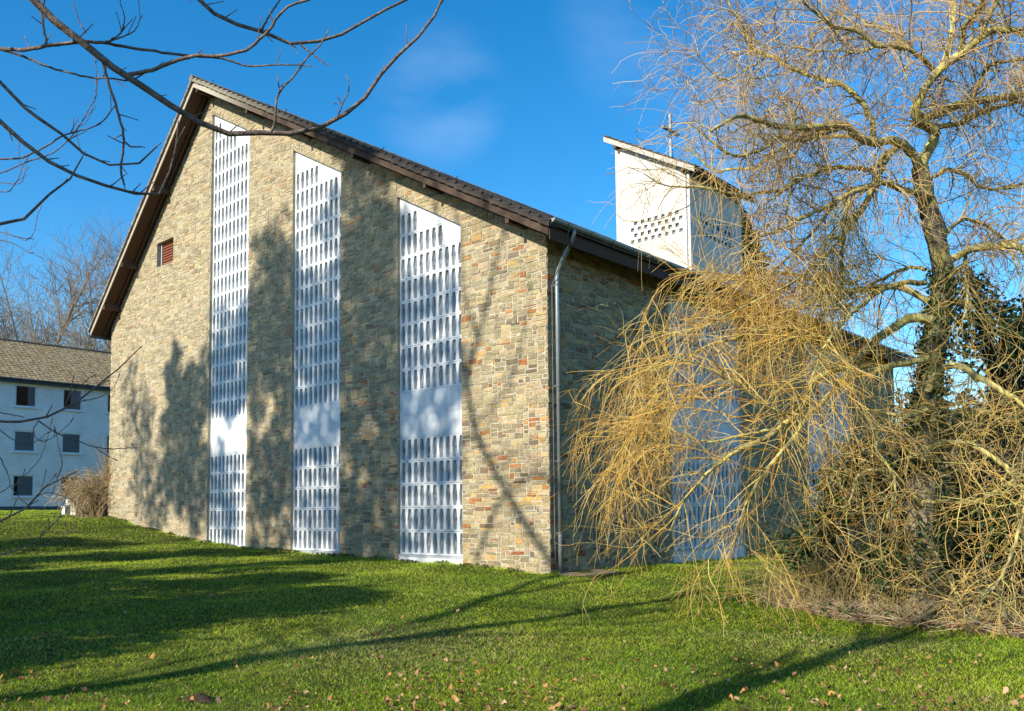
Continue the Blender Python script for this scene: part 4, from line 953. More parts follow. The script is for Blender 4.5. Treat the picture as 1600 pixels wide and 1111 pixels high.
def build_bushes():
    rng = np.random.default_rng(21)
    # ivied thicket behind the willow: each bush placed on the ground
    specs = [(1335, 915, 13.8, 1.3, 2.7, 'dark green ivy bush left of the willow trunk, full of dry stems'),
             (1415, 890, 15.2, 1.1, 2.3, 'dark green ivy bush directly behind the willow trunk'),
             (1290, 875, 15.4, .7, 1.1, 'low pale green bush nearest the church side window'),
             (1530, 930, 13.2, 1.2, 1.7, 'ivy bush right of the willow trunk under tangled twigs'),
             (1620, 930, 14.0, 1.5, 2.6, 'ivy bush at the right edge of the picture')]
    specs += [(1505, 900, 17.0, 1.3, 3.0, 'tall ivy bush behind and right of the willow trunk'), (1580, 900, 18.0, 1.6, 3.8, 'tallest ivy bush, behind the tangle at the right edge'), (1450, 880, 18.5, 1.2, 2.6, 'ivy bush farthest back behind the willow trunk')]
    for px, py, t, rad, h, lab in specs:
        p = at(px, py, t); p[2] = G(p[0], p[1]); cl = []
        for k in range(9):
            a = rng.uniform(0, 2*PI); q = rad*rng.uniform(.1, .8); z = rng.uniform(.15, 1)*h*(1-.35*q/rad); cl.append((math.cos(a)*q, math.sin(a)*q, z, rng.uniform(.28, .5)*rad))
        leafy('ivy_bush', tuple(p), lab, 'bush', rng, cl, int(2600*rad*rad), .075, IVY, group='ivy bushes around the willow')
    # tall ivy clad tree at right edge
    p = at(1590, 930, 15.5); p[2] = G(p[0], p[1]); cl = []
    for k in range(26):
        z = rng.uniform(1.2, 6.3); a = rng.uniform(0, 2*PI); q = rng.uniform(0, 1.2); cl.append((math.cos(a)*q, math.sin(a)*q, z, rng.uniform(.4, .75)))
    leafy('ivy_clad_tree', tuple(p), 'ivy covered tree standing behind the willow at the right edge', 'tree', rng, cl, 9000, .085, IVY, trunk=(6.3, .2))
    # dry stems and scrub around trunk foot
    p = at(1400, 935, 13.6); p[2] = G(p[0], p[1]); n = 1500
    S = np.stack([p[0]+rng.normal(0, .65, n)-.55, p[1]+rng.normal(0, .6, n)+.45, np.zeros(n)], -1)
    k = rng.random(n); S[:, 0] += (k-.6)*1.0; S[:, 1] += (k-.5)*1.2
    S[:, 2] = gz(S[:, 0], S[:, 1])-.03; D = np.stack([rng.normal(0, .3, n), rng.normal(0, .3, n), np.ones(n)], -1)
    B = grow(rng, S, D, rng.uniform(.35, 2.1, n), 9, .8, rng.uniform(.1, .9, n)); RB = taper(rng.uniform(.003, .007, n), .0018, 9)
    c = np.array([(.44, .33, .12), (.36, .30, .10), (.50, .42, .18), (.25, .18, .09)])[rng.integers(0, 4, n)]
    n2 = 900; S2, D2, R2, _, _ = children(rng, B, RB, n2, .1, 1, (30, 80)); B2 = grow(rng, S2, D2, rng.uniform(.15, .6, n2), 5, .8, .6)
    o = tube_mesh('dry_scrub', [(B, RB, 3, c), (B2, taper(np.full(n2, .003), .0015, 5), 3, c[rng.integers(0, n, n2)])], M['whip'])
    tag(o, 'thicket of dry brown stems growing around the foot of the willow', 'scrub', kind='stuff')
    # dry climber against the church corner
    X0, Y0 = -22.75, -.35; z0 = G(X0, Y0)
    o = empty('dry_climber', (X0, Y0, z0), 'dry brown twiggy climber heaped against the far corner of the church', 'shrub')
    n = 800; S = np.stack([rng.normal(0, .28, n)-.05, rng.normal(0, .2, n)+.1, np.full(n, -.1)], -1); D = np.stack([rng.normal(-.16, .2, n), rng.normal(.02, .14, n), np.full(n, 1.)], -1)
    L = rng.uniform(.7, 2.2, n); B = grow(rng, S, D, L, 9, .35, rng.uniform(.1, .6, n)); RB = taper(np.full(n, .010), .005, 9)
    n2 = 3600; S2, D2, R2, _, _ = children(rng, B, RB, n2, .3, 1, (30, 90), up=(-.2, 0, .0)); B2 = grow(rng, S2, D2, rng.uniform(.15, .6, n2), 7, 1.6, 1.2)
    n3 = 60; S3 = np.stack([rng.uniform(.3, .6, n3), rng.uniform(.3, .34, n3), np.full(n3, 1.2)], -1)
    D3 = np.stack([rng.normal(.1, .3, n3), np.full(n3, 0.), np.full(n3, 1.)], -1); B3 = grow(rng, S3, D3, rng.uniform(.8, 2.2, n3), 8, .3, 0)
    pal = np.array([(.36, .26, .14), (.44, .33, .17), (.27, .19, .11), (.40, .33, .2)])
    tube_mesh('stems', [(B, RB, 3, pal[rng.integers(0, 4, n)]), (B3, taper(np.full(n3, .01), .005, 8), 3, pal[rng.integers(0, 4, n3)])], M['whip'], o)
    tube_mesh('twigs', [(B2, taper(np.full(n2, .008), .004, 7), 3, pal[rng.integers(0, 4, n2)])], M['whip'], o)
    # pale blocks and a crate beside it
    for i, (x, y, sx, sy, sz, lab) in enumerate([(-25.9, -.05, .34, .3, .36, 'small pale stone block farther left, beside the dry climber'), (-24.3, -.3, .3, .34, .46, 'taller pale stone block right in front of the dry climber')]):
        b = MB(); b.box(-sx/2, -sy/2, -.15, sx/2, sy/2, sz); b.box(-sx/2-.015, -sy/2-.015, sz-.06, sx/2+.015, sy/2+.015, sz-.002)
        o = b.build('stone_block', M['block']); o.location = (x, y, G(x, y)); o.rotation_euler = (0, 0, .3*i); tag(o, lab, 'stone block', 'pale blocks by the dry climber')
    x, y = -25.2, .2; b = MB(); b.box(-.45, -.3, .42, .45, .3, .50); b.box(-.45, -.3, .62, .45, .3, .68); b.box(-.45, -.3, .5, -.37, .3, .62); b.box(.37, -.3, .5, .45, .3, .62); b.box(-.04, -.3, .5, .04, .3, .62); b.box(-.3, -.25, -.1, .3, .25, .42, 1)
    o = b.build('garden_box', [M['frame'], M['plinth']]); o.location = (x, y, G(x, y)); o.rotation_euler = (0, 0, .75); tag(o, 'white open sided box on a dark base between the two pale blocks', 'box')
    # tall pale wiry growth above box: white painted trellis patch
build_bushes()

# ------------------------------------------------------------------ bare trees
def bare_tree_parts(seed, h, spread=.35, up=.12, r0_=.22, nb=26, lean=(0, 0)):
    rng = np.random.default_rng(seed)
    T = grow(rng, np.zeros((1, 3))-np.array([[0, 0, .3]]), np.array([[lean[0], lean[1], 1.]]), h*.93, 18, .06); RT_ = taper(np.array([r0_]), r0_*.12, 18)
    S, D, R0, w, f = children(rng, T, RT_, nb, .22, .96, (25, 50)); L = h*spread*rng.uniform(.7, 1.15, nb)*(1.25-f)
    B = grow(rng, S, D, L, 12, .18, 0, up); RB = taper(np.minimum(R0*.5, .07), .012, 12)
    n = nb*9; S, D, R0, w, f = children(rng, B, RB, n, .12, 1, (20, 50)); L = rng.uniform(.08, .17, n)*h
    C = grow(rng, S, D, L, 8, .3, 0, .12); RC = taper(np.minimum(R0*.7, .028), .008, 8)
    n2 = int(n*4.5); S, D, R0, w, f = children(rng, C, RC, n2, .1, 1, (20, 55)); L = rng.uniform(.025, .08, n2)*h
    E_ = grow(rng, S, D, L, 5, .3, 0, .1); RE = taper(np.full(n2, .010), .006, 5)
    return (T, RT_), [(B, RB, 5, (.2, .17, .13)), (C, RC, 4, (.2, .17, .13)), (E_, RE, 3, (.2, .17, .13))]
def bare_tree(name, loc, seed, h, label, group, m, **k):
    o = empty(name, loc, label, 'tree', group); (T, R_), g = bare_tree_parts(seed, h, **k)
    tube_mesh('trunk', [(T, R_, 8, (.2, .17, .13))], m, o); tube_mesh('crown', g, m, o); return o
def copy_tree(o, loc, rz, sc, label):
    c = o.copy(); COL.objects.link(c); c.location = loc; c.rotation_euler = (0, 0, rz); c.scale = (sc, sc, sc); c['label'] = label
    for ch in o.children:
        d = ch.copy(); COL.objects.link(d); d.parent = c
def build_far_trees():
    g = 'bare trees behind the white house'
    protos = [bare_tree('bare_tree', (-66, 13.5, 1.4), 1, 21.5, 'tallest leafless tree rising above the white house roof, left of the roof overhang', g, M['farbark'], nb=34, r0_=.3),
              bare_tree('bare_tree', (-68, 9, 1.4), 2, 19.5, 'leafless tree behind the white house at the far left, twin leaning stems', g, M['farbark'], nb=30, lean=(.1, -.05)),
              bare_tree('bare_tree', (-64, 18.5, 1.4), 5, 19.5, 'leafless tree just left of the church roof eave', g, M['farbark'], nb=32)]
    # place by bearing: pixel column and distance
    sp = [(18, 76, 1.0, 'leafless tree cut by the left edge, behind the white house'), (50, 92, 1.12, 'slim leafless tree in second row above the house ridge'), (68, 80, .98, 'leafless tree with fan crown second from the left edge'),
          (135, 74, .93, 'leafless tree third from the church eave'), (150, 95, 1.15, 'far leafless tree seen through its neighbours near the church eave'),
          (165, 82, .98, 'leafless tree whose crown touches the church eave'), (-20, 84, 1.05, 'leafless tree beyond the left edge of the picture'), 
          (178, 90, 1.0, 'leafless tree half hidden by the church wall')]
    for i, (px, t, sc, lab) in enumerate(sp):
        p = at(px, 810, t); p[2] = 1.35; q = protos[i % 3]; sc *= 1.3
        if i < 3: q.location = tuple(p); q['label'] = lab; q.scale = (sc,)*3
        else: copy_tree(q, tuple(p), i*1.7, sc, lab)
    g = 'bare trees behind the church on the right'; q = None
    for i, (px, t, sc, lab) in enumerate([(1385, 62, .62, 'leafless tree beyond the church end, left of the willow trunk'), (1345, 75, .66, 'small leafless tree just past the church roof end'), (1530, 60, .66, 'leafless tree behind the willow, right of its trunk'),
                                          (1430, 70, .66, 'leafless tree hidden behind the willow trunk'), (1600, 66, .7, 'leafless tree behind the willow at the right edge'), (1480, 80, .74, 'far leafless tree between willow limbs right of its trunk')]):
        p = at(px, 810, t); p[2] = -.6
        if q is None: q = bare_tree('bare_tree', tuple(p), 8, 21, lab, g, M['farbark'], nb=34); q.scale = (sc,)*3
        else: copy_tree(q, tuple(p), i*2.1, sc, lab)
build_far_trees()

def build_far_hedge():
    rng = np.random.default_rng(6); n = 20000; u = rng.random(n); A = np.array([at(1300, 810, 60)[:2], at(1900, 810, 42)[:2]]); c = A[0]*(1-u)[:, None]+A[1]*u[:, None]+rng.normal(0, 1.6, (n, 2))
    z = -.5+rng.random(n)**.8*(6.6+1.6*np.sin(u*23)+.9*np.sin(u*61)); pal = np.array([(.16, .12, .08), (.22, .17, .11), (.10, .09, .05), (.06, .08, .03)])
    o = leaves('far_hedge', rng, np.column_stack([c, z]), .42, pal, None); tag(o, 'far off brown and green hedge seen through the willow at the right', 'hedge', kind='stuff')
build_far_hedge()

def build_conifer():
    rng = np.random.default_rng(5)
    for (px, t, h, rad, lab) in [(1168, 52, 19.6, 7.0, 'tall dark spruce showing right of the bell tower'), (1250, 56, 13.6, 4.5, 'shorter dark spruce right of the tall one behind the church roof')]:
        p = at(px, 810, t); p[2] = -.4; o = empty('spruce', tuple(p), lab, 'tree', 'spruces behind the church')
        T = np.stack([np.zeros(12), np.zeros(12), np.linspace(-.3, h, 12)], -1)[None]; tube_mesh('trunk', [(T, taper(np.array([.25]), .02, 12), 8, (.1, .08, .06))], M['barkwillow'], o)
        n = 1100; f = rng.random(n)**.8; z = h*(.06+.94*f); L = rad*(1-f)**.85*rng.uniform(.7, 1.15, n)+.12; a = rng.uniform(0, 2*PI, n)
        S = np.stack([0*a, 0*a, z], -1); D = np.stack([np.cos(a), np.sin(a), np.full(n, .15)], -1); B = grow(rng, S, D, L, 7, .05, .22)
        k = 24; w = np.repeat(np.arange(n), k); u = rng.uniform(.15, 1, n*k)*6; i = np.minimum(u.astype(int), 5); C = B[w, i]*(1-(u-i))[:, None]+B[w, i+1]*(u-i)[:, None]+rng.normal(0, .10, (n*k, 3))*np.array([1, 1, .7])
        leaves('foliage', rng, C, .26, np.array([(.020, .045, .016), (.035, .06, .02), (.05, .075, .022), (.06, .07, .025)]), o, jit=.9)
        tube_mesh('branches', [(B, taper(np.full(n, .03), .008, 7), 4, (.1, .08, .05))], M['barkwillow'], o)
build_conifer()

# ------------------------------------------------------------------ beech whose branches hang into the view
def build_beech():
    rng = np.random.default_rng(9)
    base = np.array([8.2, -19.5, G(8.2, -19.5)])
    bt = empty('beech_tree', tuple(base), 'leafless beech whose grey brown branches with pointed buds hang across the sky at upper left', 'tree')
    inv = Matrix.Translation(tuple(-base))
    T = smooth_path(np.array([base-[0, 0, .3], base+[0, 0, 2], base+[.05, .1, 4.5], base+[-.1, .15, 7.5], base+[.1, .1, 11], base+[0, 0, 14]]), 30)
    RT_ = np.linspace(.24, .06, 30); RT_[0] = .32
    o = tube_mesh('trunk', [(T[None], RT_[None], 12, (.15, .13, .1))], M['bark'], bt); o.matrix_parent_inverse = inv
    fork = base+np.array([0, .1, 4.3]); fork2 = base+np.array([0, .1, 3.2]); fork3 = base+np.array([-.05, .12, 5.4])
    # (pixel path, depth start, depth end, width px start, width px end, origin)
    Bs = [
     ([(53,0),(76,25),(101,45),(128,65),(161,98),(202,116),(227,139),(277,171),(302,186),(350,208),(400,208),(423,207),(481,207),(527,184),(552,171),(572,151),(597,113),(630,78),(663,48),(688,8),(693,-8)], 4.0, 4.6, 15, 4, fork),
     ([(128,65),(95,69),(70,72),(40,78),(20,77),(0,76),(-30,70)], 4.1, 4.3, 6, 7, None),
     ([(0,76),(35,88),(60,98),(90,109),(140,121),(170,122),(200,125),(230,113),(255,103),(262,98)], 4.3, 4.2, 4.5, 2, None),
     ([(128,65),(165,67),(205,75),(250,81),(292,87),(335,90),(355,94),(388,103),(436,101),(481,103)], 4.1, 4.3, 6, 2.2, None),
     ([(202,116),(235,110),(260,100),(290,90),(315,86),(335,88),(365,83),(386,78),(406,60),(423,45),(431,30),(451,10),(486,-2)], 4.15, 4.0, 7, 4, None),
     ([(303,-8),(338,23),(373,38),(408,48),(436,63),(469,69),(507,64),(527,58),(552,43),(590,21),(640,-3)], 4.5, 4.7, 7, 4.5, fork3),
     ([(408,48),(421,25),(439,-3)], 4.55, 4.6, 4, 2.5, None), ([(469,70),(487,83),(508,100)], 4.58, 4.6, 3.5, 2, None),
     ([(423,207),(428,195),(430,188),(431,165),(437,143),(460,118),(480,90),(500,70),(511,52)], 4.25, 4.2, 5, 2.2, None),
     ([(527,184),(534,165),(545,140),(544,125)], 4.3, 4.3, 3, 1.5, None), ([(534,165),(531,157)], 4.3, 4.3, 2, 1.2, None), ([(437,143),(434,123)], 4.2, 4.2, 2.5, 1.2, None),
     ([(161,98),(168,125),(178,155),(188,190),(193,215),(192,240),(189,260),(190,275),(194,289)], 4.15, 4.2, 5, 3.5, None), ([(193,220),(205,229),(221,229)], 4.18, 4.1, 3, 2, None),
     ([(0,128),(42,172),(70,192),(98,210),(130,240),(150,252),(190,260),(225,252),(238,240),(246,228)], 3.9, 4.0, 6, 2.5, fork2),
     ([(0,190),(25,213),(60,241),(96,264),(118,274),(164,289),(222,306),(240,308),(253,298),(262,275),(270,251),(277,218),(278,196)], 3.8, 4.1, 8, 2.2, fork2),
     ([(-20,252),(0,249),(35,246),(75,227),(98,212),(130,203),(150,196),(165,185),(176,170)], 4.1, 4.1, 3.5, 2, None),
     ([(-20,273),(0,271),(35,256),(80,240),(103,222),(125,195),(138,170),(150,150),(151,120),(149,95)], 4.3, 4.4, 2.5, 1.3, None),
     ([(0,349),(30,343),(55,327),(72,308),(90,292),(103,283),(118,273),(125,262),(129,245)], 3.8, 3.8, 5.5, 2, fork2),
     ([(118,65),(75,70),(72,62),(68,42),(66,20),(70,-4)], 4.1, 4.1, 5, 3, None),
     ([(161,68),(185,55),(193,40),(194,25),(188,5)], 4.1, 4.0, 3.2, 1.5, None), ([(165,66),(190,58),(210,48),(219,30)], 4.1, 4.1, 3, 1.5, None), ([(135,52),(125,35),(117,12)], 4.1, 4.1, 2.5, 1.5, None),
     # lower left twigs
     ([(-40,655),(0,658),(40,659),(61,656),(101,638),(122,627),(147,606),(171,587),(196,566),(215,547)], 3.6, 3.8, 5, 1.8, fork2),
     ([(101,640),(108,618),(125,604),(140,590)], 3.7, 3.7, 2.4, 1.2, None), ([(61,658),(86,675),(122,690),(165,701),(214,699)], 3.65, 3.7, 2.8, 1.4, None),
     ([(120,628),(150,622),(175,608),(185,590)], 3.7, 3.7, 2, 1, None), ([(61,656),(52,675),(66,690),(88,680),(110,660)], 3.65, 3.6, 1.8, 1, None),
     ([(-30,820),(0,815),(31,802),(55,777),(70,760),(92,750),(113,740)], 3.5, 3.6, 4, 1.8, fork2), ([(89,749),(97,725),(92,700),(88,675)], 3.58, 3.6, 2, 1, None),
     ([(55,777),(75,770),(110,780),(130,800)], 3.56, 3.6, 1.6, 1, None), ([(45,790),(62,770),(85,745)], 3.56, 3.5, 1.6, .8, None),
     ([(-30,872),(0,869),(31,861),(61,841),(89,814),(101,795),(105,770)], 3.4, 3.5, 3, 1.4, fork2), ([(40,856),(80,850),(110,830),(130,790)], 3.45, 3.5, 1.5, .8, None),
     ([(-30,660),(0,672),(18,685),(46,695),(72,678)], 3.6, 3.6, 2.4, 1.2, None), ([(0,715),(12,740),(20,765),(45,790),(60,795)], 3.6, 3.5, 2, 1, None), ([(0,770),(30,750),(60,720),(72,690),(80,662)], 3.5, 3.5, 1.6, .8, None),
     ([(-20,640),(0,645),(30,650)], 3.6, 3.6, 2, 1.5, None), ([(0,300),(15,298),(28,280),(35,262),(40,250)], 4.2, 4.2, 2, 1, None), ([(0,285),(30,287),(37,275),(42,255)], 4.4, 4.4, 1.5, .8, None),
     ([(-20,362),(0,362),(25,370),(40,375),(52,365),(58,340),(62,328)], 4.2, 4.2, 2, 1, None), ([(0,375),(20,380),(45,395)], 4.2, 4.2, 2, 1, None),
     ([(127,240),(120,205),(135,190),(146,165),(150,130)], 4.4, 4.4, 1.3, .7, None), ([(30,210),(30,250),(35,262)], 4.4, 4.4, 1.3, .7, None),
    ]
    NP = 36; Bp, Br = [], []
    for (pp, ta, tb, wa, wb, org) in Bs:
        k = len(pp); c = [at(x, y, ta+(tb-ta)*i/(k-1)) for i, (x, y) in enumerate(pp)]; r = [(wa+(wb-wa)*(i/(k-1)))*.5*(ta+(tb-ta)*i/(k-1))/F_PX*.9 for i in range(k)]
        if org is not None:
            s = np.array(c[0]); d = unit(s-np.array(c[1])); m1 = s+d*1.2; c = [org, (org*.5+m1*.5)+[0, 0, .25], m1]+c; r = [r[0]*2.6, r[0]*1.9, r[0]*1.3]+r
        Q = smooth_path(np.column_stack([np.array(c), r]), NP if org is None else 60)
        Q[1:-1, :3] += rng.normal(0, .0012, (len(Q)-2, 3)); rr = Q[:, 3]*(1+.10*(rng.random(len(Q)) < .12))
        o = tube_mesh('branch', [(Q[None, :, :3], rr[None], 8, (.15, .12, .1))], M['beechbark'], bt); o.matrix_parent_inverse = inv
        if org is None or True:
            ii = np.linspace(max(0, len(Q)-36), len(Q)-1, 36).astype(int); Bp.append(Q[ii, :3]); Br.append(rr[ii])
    # spurs and pointed buds
    Bp, Br = np.array(Bp), np.array(Br); n = 210
    S, D, R0, w, f = children(rng, Bp, Br, n, .25, 1, (25, 60), up=(0, 0, .5)); L = rng.uniform(.02, .10, n)
    Sp = grow(rng, S, D, L, 6, .6, 0, 1.0); RS = taper(np.minimum(R0*.7, .0034), .0018, 6)
    tip = Sp[:, -1]; dr = unit(Sp[:, -1]-Sp[:, -2]); bl = rng.uniform(.010, .022, n)
    Bu = np.stack([tip+dr*(bl*q)[:, None] for q in (0, .3, .6, 1)], 1); RBu = np.tile([.0016, .0027, .0022, .0005], (n, 1))
    ends = Bp[:, -1]; de = unit(Bp[:, -1]-Bp[:, -2]); Bu2 = np.stack([ends+de*q*.03 for q in (0, .3, .6, 1)], 1); RBu2 = np.tile([.0018, .0028, .0024, .0005], (len(ends), 1))
    o = tube_mesh('twigs', [(Sp, RS, 5, (.1, .1, .1))], M['beechbark'], bt); tag(o, kind='stuff'); o.matrix_parent_inverse = inv
    o = tube_mesh('buds', [(Bu, RBu, 5, (.1, .1, .1)), (Bu2, RBu2, 5, (.1, .1, .1))], mat('bud', (.22, .12, .09), rough=.5), bt); tag(o, kind='stuff'); o.matrix_parent_inverse = inv
    # crown overhead (outside the frame), throws the branch shadows
    Tm = T[None]; S, D, R0, w, f = children(rng, Tm, RT_[None], 16, .45, 1, (30, 60), up=(-.1, -.5, .2)); L = rng.uniform(2.5, 5, 16); B = grow(rng, S, D, L, 10, .2, 0, .1); RB = taper(np.full(16, .06), .015, 10)
    S, D, R0, w, f = children(rng, B, RB, 140, .2, 1, (25, 60), up=(0, -.2, 0)); C = grow(rng, S, D, rng.uniform(.6, 1.8, 140), 7, .4); 
    o = tube_mesh('crown', [(B, RB, 5, (.1, .1, .1)), (C, taper(np.full(140, .014), .005, 7), 4, (.1, .1, .1))], M['bark'], bt); o.matrix_parent_inverse = inv
build_beech()

# ------------------------------------------------------------------ trees left of the viewer that shade wall and lawn
def build_shade_trees():
    rng = np.random.default_rng(33); K = .53
    HOLLY = np.array([(.025, .05, .014), (.04, .07, .02), (.055, .09, .025)])
    def vnoise(x, z, f, sd):
        return .5+.5*np.sin(x*f+1.7*np.sin(z*f*.9+sd)+sd)*np.sin(z*f*1.1+1.9*np.sin(x*f*.7+2*sd))
    # foliage is placed so that the crown's outline throws the shade seen on the front wall: blobs (x, z, half width, half height, weight)
    def shade_tree(loc, label, blobs, n, size, trunk, seed):
        DY = -loc[1]; dx = SUNV.x/SUNV.y*DY; o = empty('ivy_clad_oak', loc, label, 'tree', 'ivy clad oaks outside the picture on the left'); rg = np.random.default_rng(seed)
        b = np.array(blobs); x = rg.uniform(b[:, 0].min()-1.5, b[:, 0].max()+1.5, n*8); z = rg.uniform(b[:, 1].min()-1.5, b[:, 1].max()+1.5, n*8)
        wx = x+.25*np.sin(z*3.1+seed)+.15*np.sin(z*7.3); wz = z+.25*np.sin(x*2.7)+.15*np.sin(x*6.1+seed)
        d = np.zeros(len(x))
        for (bx, bz, hw, hh, w) in blobs: q = ((wx-bx)/hw)**2+((wz-bz)/hh)**2; d = np.maximum(d, w*np.clip(1.35-q*.9, 0, 1))
        d *= np.clip(.5+1.6*vnoise(x, z, 1.5, seed)*vnoise(x+3, z, 3.1, seed+1)**.5, 0, 1)
        k = rg.random(len(x)) < d; x, z = x[k][:n], z[k][:n]; m = len(x)
        C = np.stack([x-dx-loc[0], rg.normal(0, .9, m), z+K*DY-loc[2]], -1); C[:, 2] += C[:, 1]*K*0+rg.normal(0, .05, m)
        C[:, 2] -= C[:, 1]*-K*-1*0
        C[:, 2] -= K*C[:, 1]; C[:, 0] += SUNV.x/SUNV.y*C[:, 1]
        leaves('crown', rg, C, size, HOLLY, o, out=np.tile([0, -.6, .3], (m, 1)))
        T = grow(rg, np.array([[0, 0, -.3]]), np.array([[.01, 0, 1.]]), trunk[0], 20, .08); RT_ = taper(np.array([trunk[1]]), .06, 20); g = [(T, RT_, 10, (.12, .10, .08))]
        tube_mesh('trunk', g, M['barkwillow'], o)
        S, D, R0, w_, f = children(rg, T, RT_, 30, .3, 1, (30, 70)); B = grow(rg, S, D, rg.uniform(1.5, 4, 30), 9, .25); tube_mesh('branches', [(B, taper(np.full(30, .06), .012, 9), 5, (.12, .10, .08))], M['barkwillow'], o)
    loc = (-8.6, -27, G(-8.6, -27))
    shade_tree(loc, 'tall ivy clad oak standing nearest the front of the church, out of view',
        [(-6.3, 10.6, 1.3, 1.6, 1), (-6.4, 8.2, 1.5, 1.8, 1), (-6.2, 5.6, 1.6, 2, 1), (-6.1, 2.6, 1.5, 2.4, .95), (-6.4, .2, 1.6, 1.4, .9), (-10.9, 8.2, 1.0, 1.9, .9), (-11.6, 7.0, 1.1, 1.5, .95), (-10.6, 6.4, 1.3, 1.5, .95), (-9, 7.4, 1.2, 1.1, .6), (-8.6, 5.8, 1.4, 1.4, .8),
         (-11.9, 4.9, .6, 1.2, .8), (-10.2, 4.6, .7, 1.0, .8), (-8.7, 3.6, 1.4, .9, .7), (-10.9, 2.2, 1.3, 1.5, .85), (-8.8, 1.4, 1.2, 1.2, .35), (-11.2, .2, 1.2, 1, .7), (-4.2, 6.2, .9, 1.3, .55), (-4.0, 3.7, 1.4, .9, .8), (-3.9, 1.6, 1.2, 1.4, .45), (-3.2, 4.6, .6, 1.0, .5), (-8.2, 9.6, .5, .9, .4)], 17000, .21, (20.5, .40), 3)
    loc = (-16.6, -25, G(-16.6, -25))
    shade_tree(loc, 'smaller ivy clad oak farthest left along the lawn, out of view',
        [(-17.1, 5.6, .5, 1.3, .9), (-16.5, 4.4, 1.3, 1.6, .95), (-15.4, 4.9, .9, 1.6, .8), (-16.6, 2.6, 1.6, 1.5, .75), (-13.6, 6.6, 1.1, 1.3, .8), (-13.6, 5.2, 1.1, .9, .8), (-15.4, 1.9, .8, 1.6, .6), (-13.9, 1.9, 1.0, 1.5, .45), (-19.3, 3.4, .9, 2.2, .35), (-20.5, 5.6, .6, 1.6, .3), (-18.6, 1.6, 1.2, 1.0, .4)], 7500, .2, (17, .28), 8)
    # the dense low growth shading the lawn
    for (x, y, h, rad, lab, n) in [(1.5, -17.6, 3.9, 1.5, 'low round holly nearest the viewer of them all, out of view', 5000), (-.1, -16.9, 5.9, 2.5, 'dense holly beside the low round one, out of view', 14000), (-3.2, -16.4, 6.9, 2.3, 'dense holly second along the lawn edge, out of view', 13000), (-6.7, -16.0, 7.7, 2.4, 'dense holly third along the lawn edge, out of view', 13000), (-11.0, -15.0, 7.8, 2.8, 'dense holly fourth along the lawn edge, out of view', 13000), (-15.8, -13.4, 5.6, 2.3, 'dense holly fifth along the lawn edge, out of view', 6000), (-20.5, -13.0, 3.2, 1.9, 'low holly beyond the others, out of view', 2600)]:
        c = []
        for k in range(30):
            a = rng.uniform(0, 2*PI); z = rng.uniform(.8, h); q = rad*rng.uniform(0, .9)*(1-.55*(z/h)**2); c.append((math.cos(a)*q, math.sin(a)*q, z, rng.uniform(.5, 1.0)))
        leafy('holly', (x, y, G(x, y)), lab, 'tree', rng, c, n, .17, HOLLY, trunk=(h*.8, .12), group='hollies along the left side of the lawn')
    # bare ash: long stem shadow on lawn plus branch shadows near the corner
    o = empty('ash_tree', (3.72, -21, G(3.72, -21)), 'leafless ash outside the picture whose shadow crosses the lawn', 'tree')
    T = smooth_path(np.array([(0, 0, -.3), (0, 0, 4), (.1, .1, 9), (-.1, 0, 13), (-.5, .1, 16)]), 24); tube_mesh('trunk', [(T[None], np.linspace(.2, .06, 24)[None], 10, (.1, .1, .1))], M['bark'], o)
    limbs = []
    def wallpath(pts, r0_, r1_, yy):
        c = []
        for (x, z) in pts:
            d = 21+yy; c.append((x-SUNV.x/SUNV.y*d-3.72, -yy, z+K*d-G(3.72, -21)))
        limbs.append((smooth_path(np.array(c), 20), np.linspace(r0_, r1_, 20)))
    wallpath([(2.2, -2.5), (.3, 1.6), (-1.3, 1.5), (-2.1, .2), (-2.4, -.5)], .09, .05, 0)
    wallpath([(3.4, -4), (-1.0, 1.2), (-2.2, 3.0), (-2.5, 4.4), (-2.0, 5.6), (-1.6, 6.8), (-1.0, 8.5)], .12, .04, .3)
    wallpath([(-2.5, 4.4), (-3.0, 5.6), (-3.2, 7.0), (-3.6, 8.6), (-3.5, 10)], .08, .03, .5)
    wallpath([(-2.1, 5.2), (-2.6, 6.4), (-2.7, 7.6), (-3.0, 9)], .06, .03, .4)
    wallpath([(-2.3, 3.2), (-1.2, 4.0), (-.6, 5.4), (-.4, 6.8)], .05, .02, .4)
    wallpath([(-2.2, 3), (-2.9, 2.6), (-3.6, 1.4)], .05, .02, .4)
    Bp = np.array([l[0] for l in limbs]); Br = np.array([l[1] for l in limbs])
    S, D, R0, w, f = children(rng, T[None], np.linspace(.2, .06, 24)[None], 34, .12, .75, (45, 85)); Lb = grow(rng, S, D, rng.uniform(1.2, 3.2, 34), 20, .3, 0, .08)
    Bp = np.concatenate([Bp, Lb]); Br = np.concatenate([Br, taper(np.full(34, .04), .012, 20)])
    n = 300; S, D, R0, w, f = children(rng, Bp, Br, n, .25, 1, (20, 60), up=(0, 0, .4)); C = grow(rng, S, D, rng.uniform(.5, 1.9, n), 7, .3)
    n2 = 500; RC = taper(np.full(n, .018), .007, 7); S, D, R0, w, f = children(rng, C, RC, n2, .2, 1, (20, 60)); E2 = grow(rng, S, D, rng.uniform(.2, .7, n2), 5, .4)
    tube_mesh('branches', [(Bp, Br, 7, (.1, .1, .1)), (C, RC, 4, (.1, .1, .1)), (E2, taper(np.full(n2, .007), .003, 5), 3, (.1, .1, .1))], M['bark'], o)
build_shade_trees()

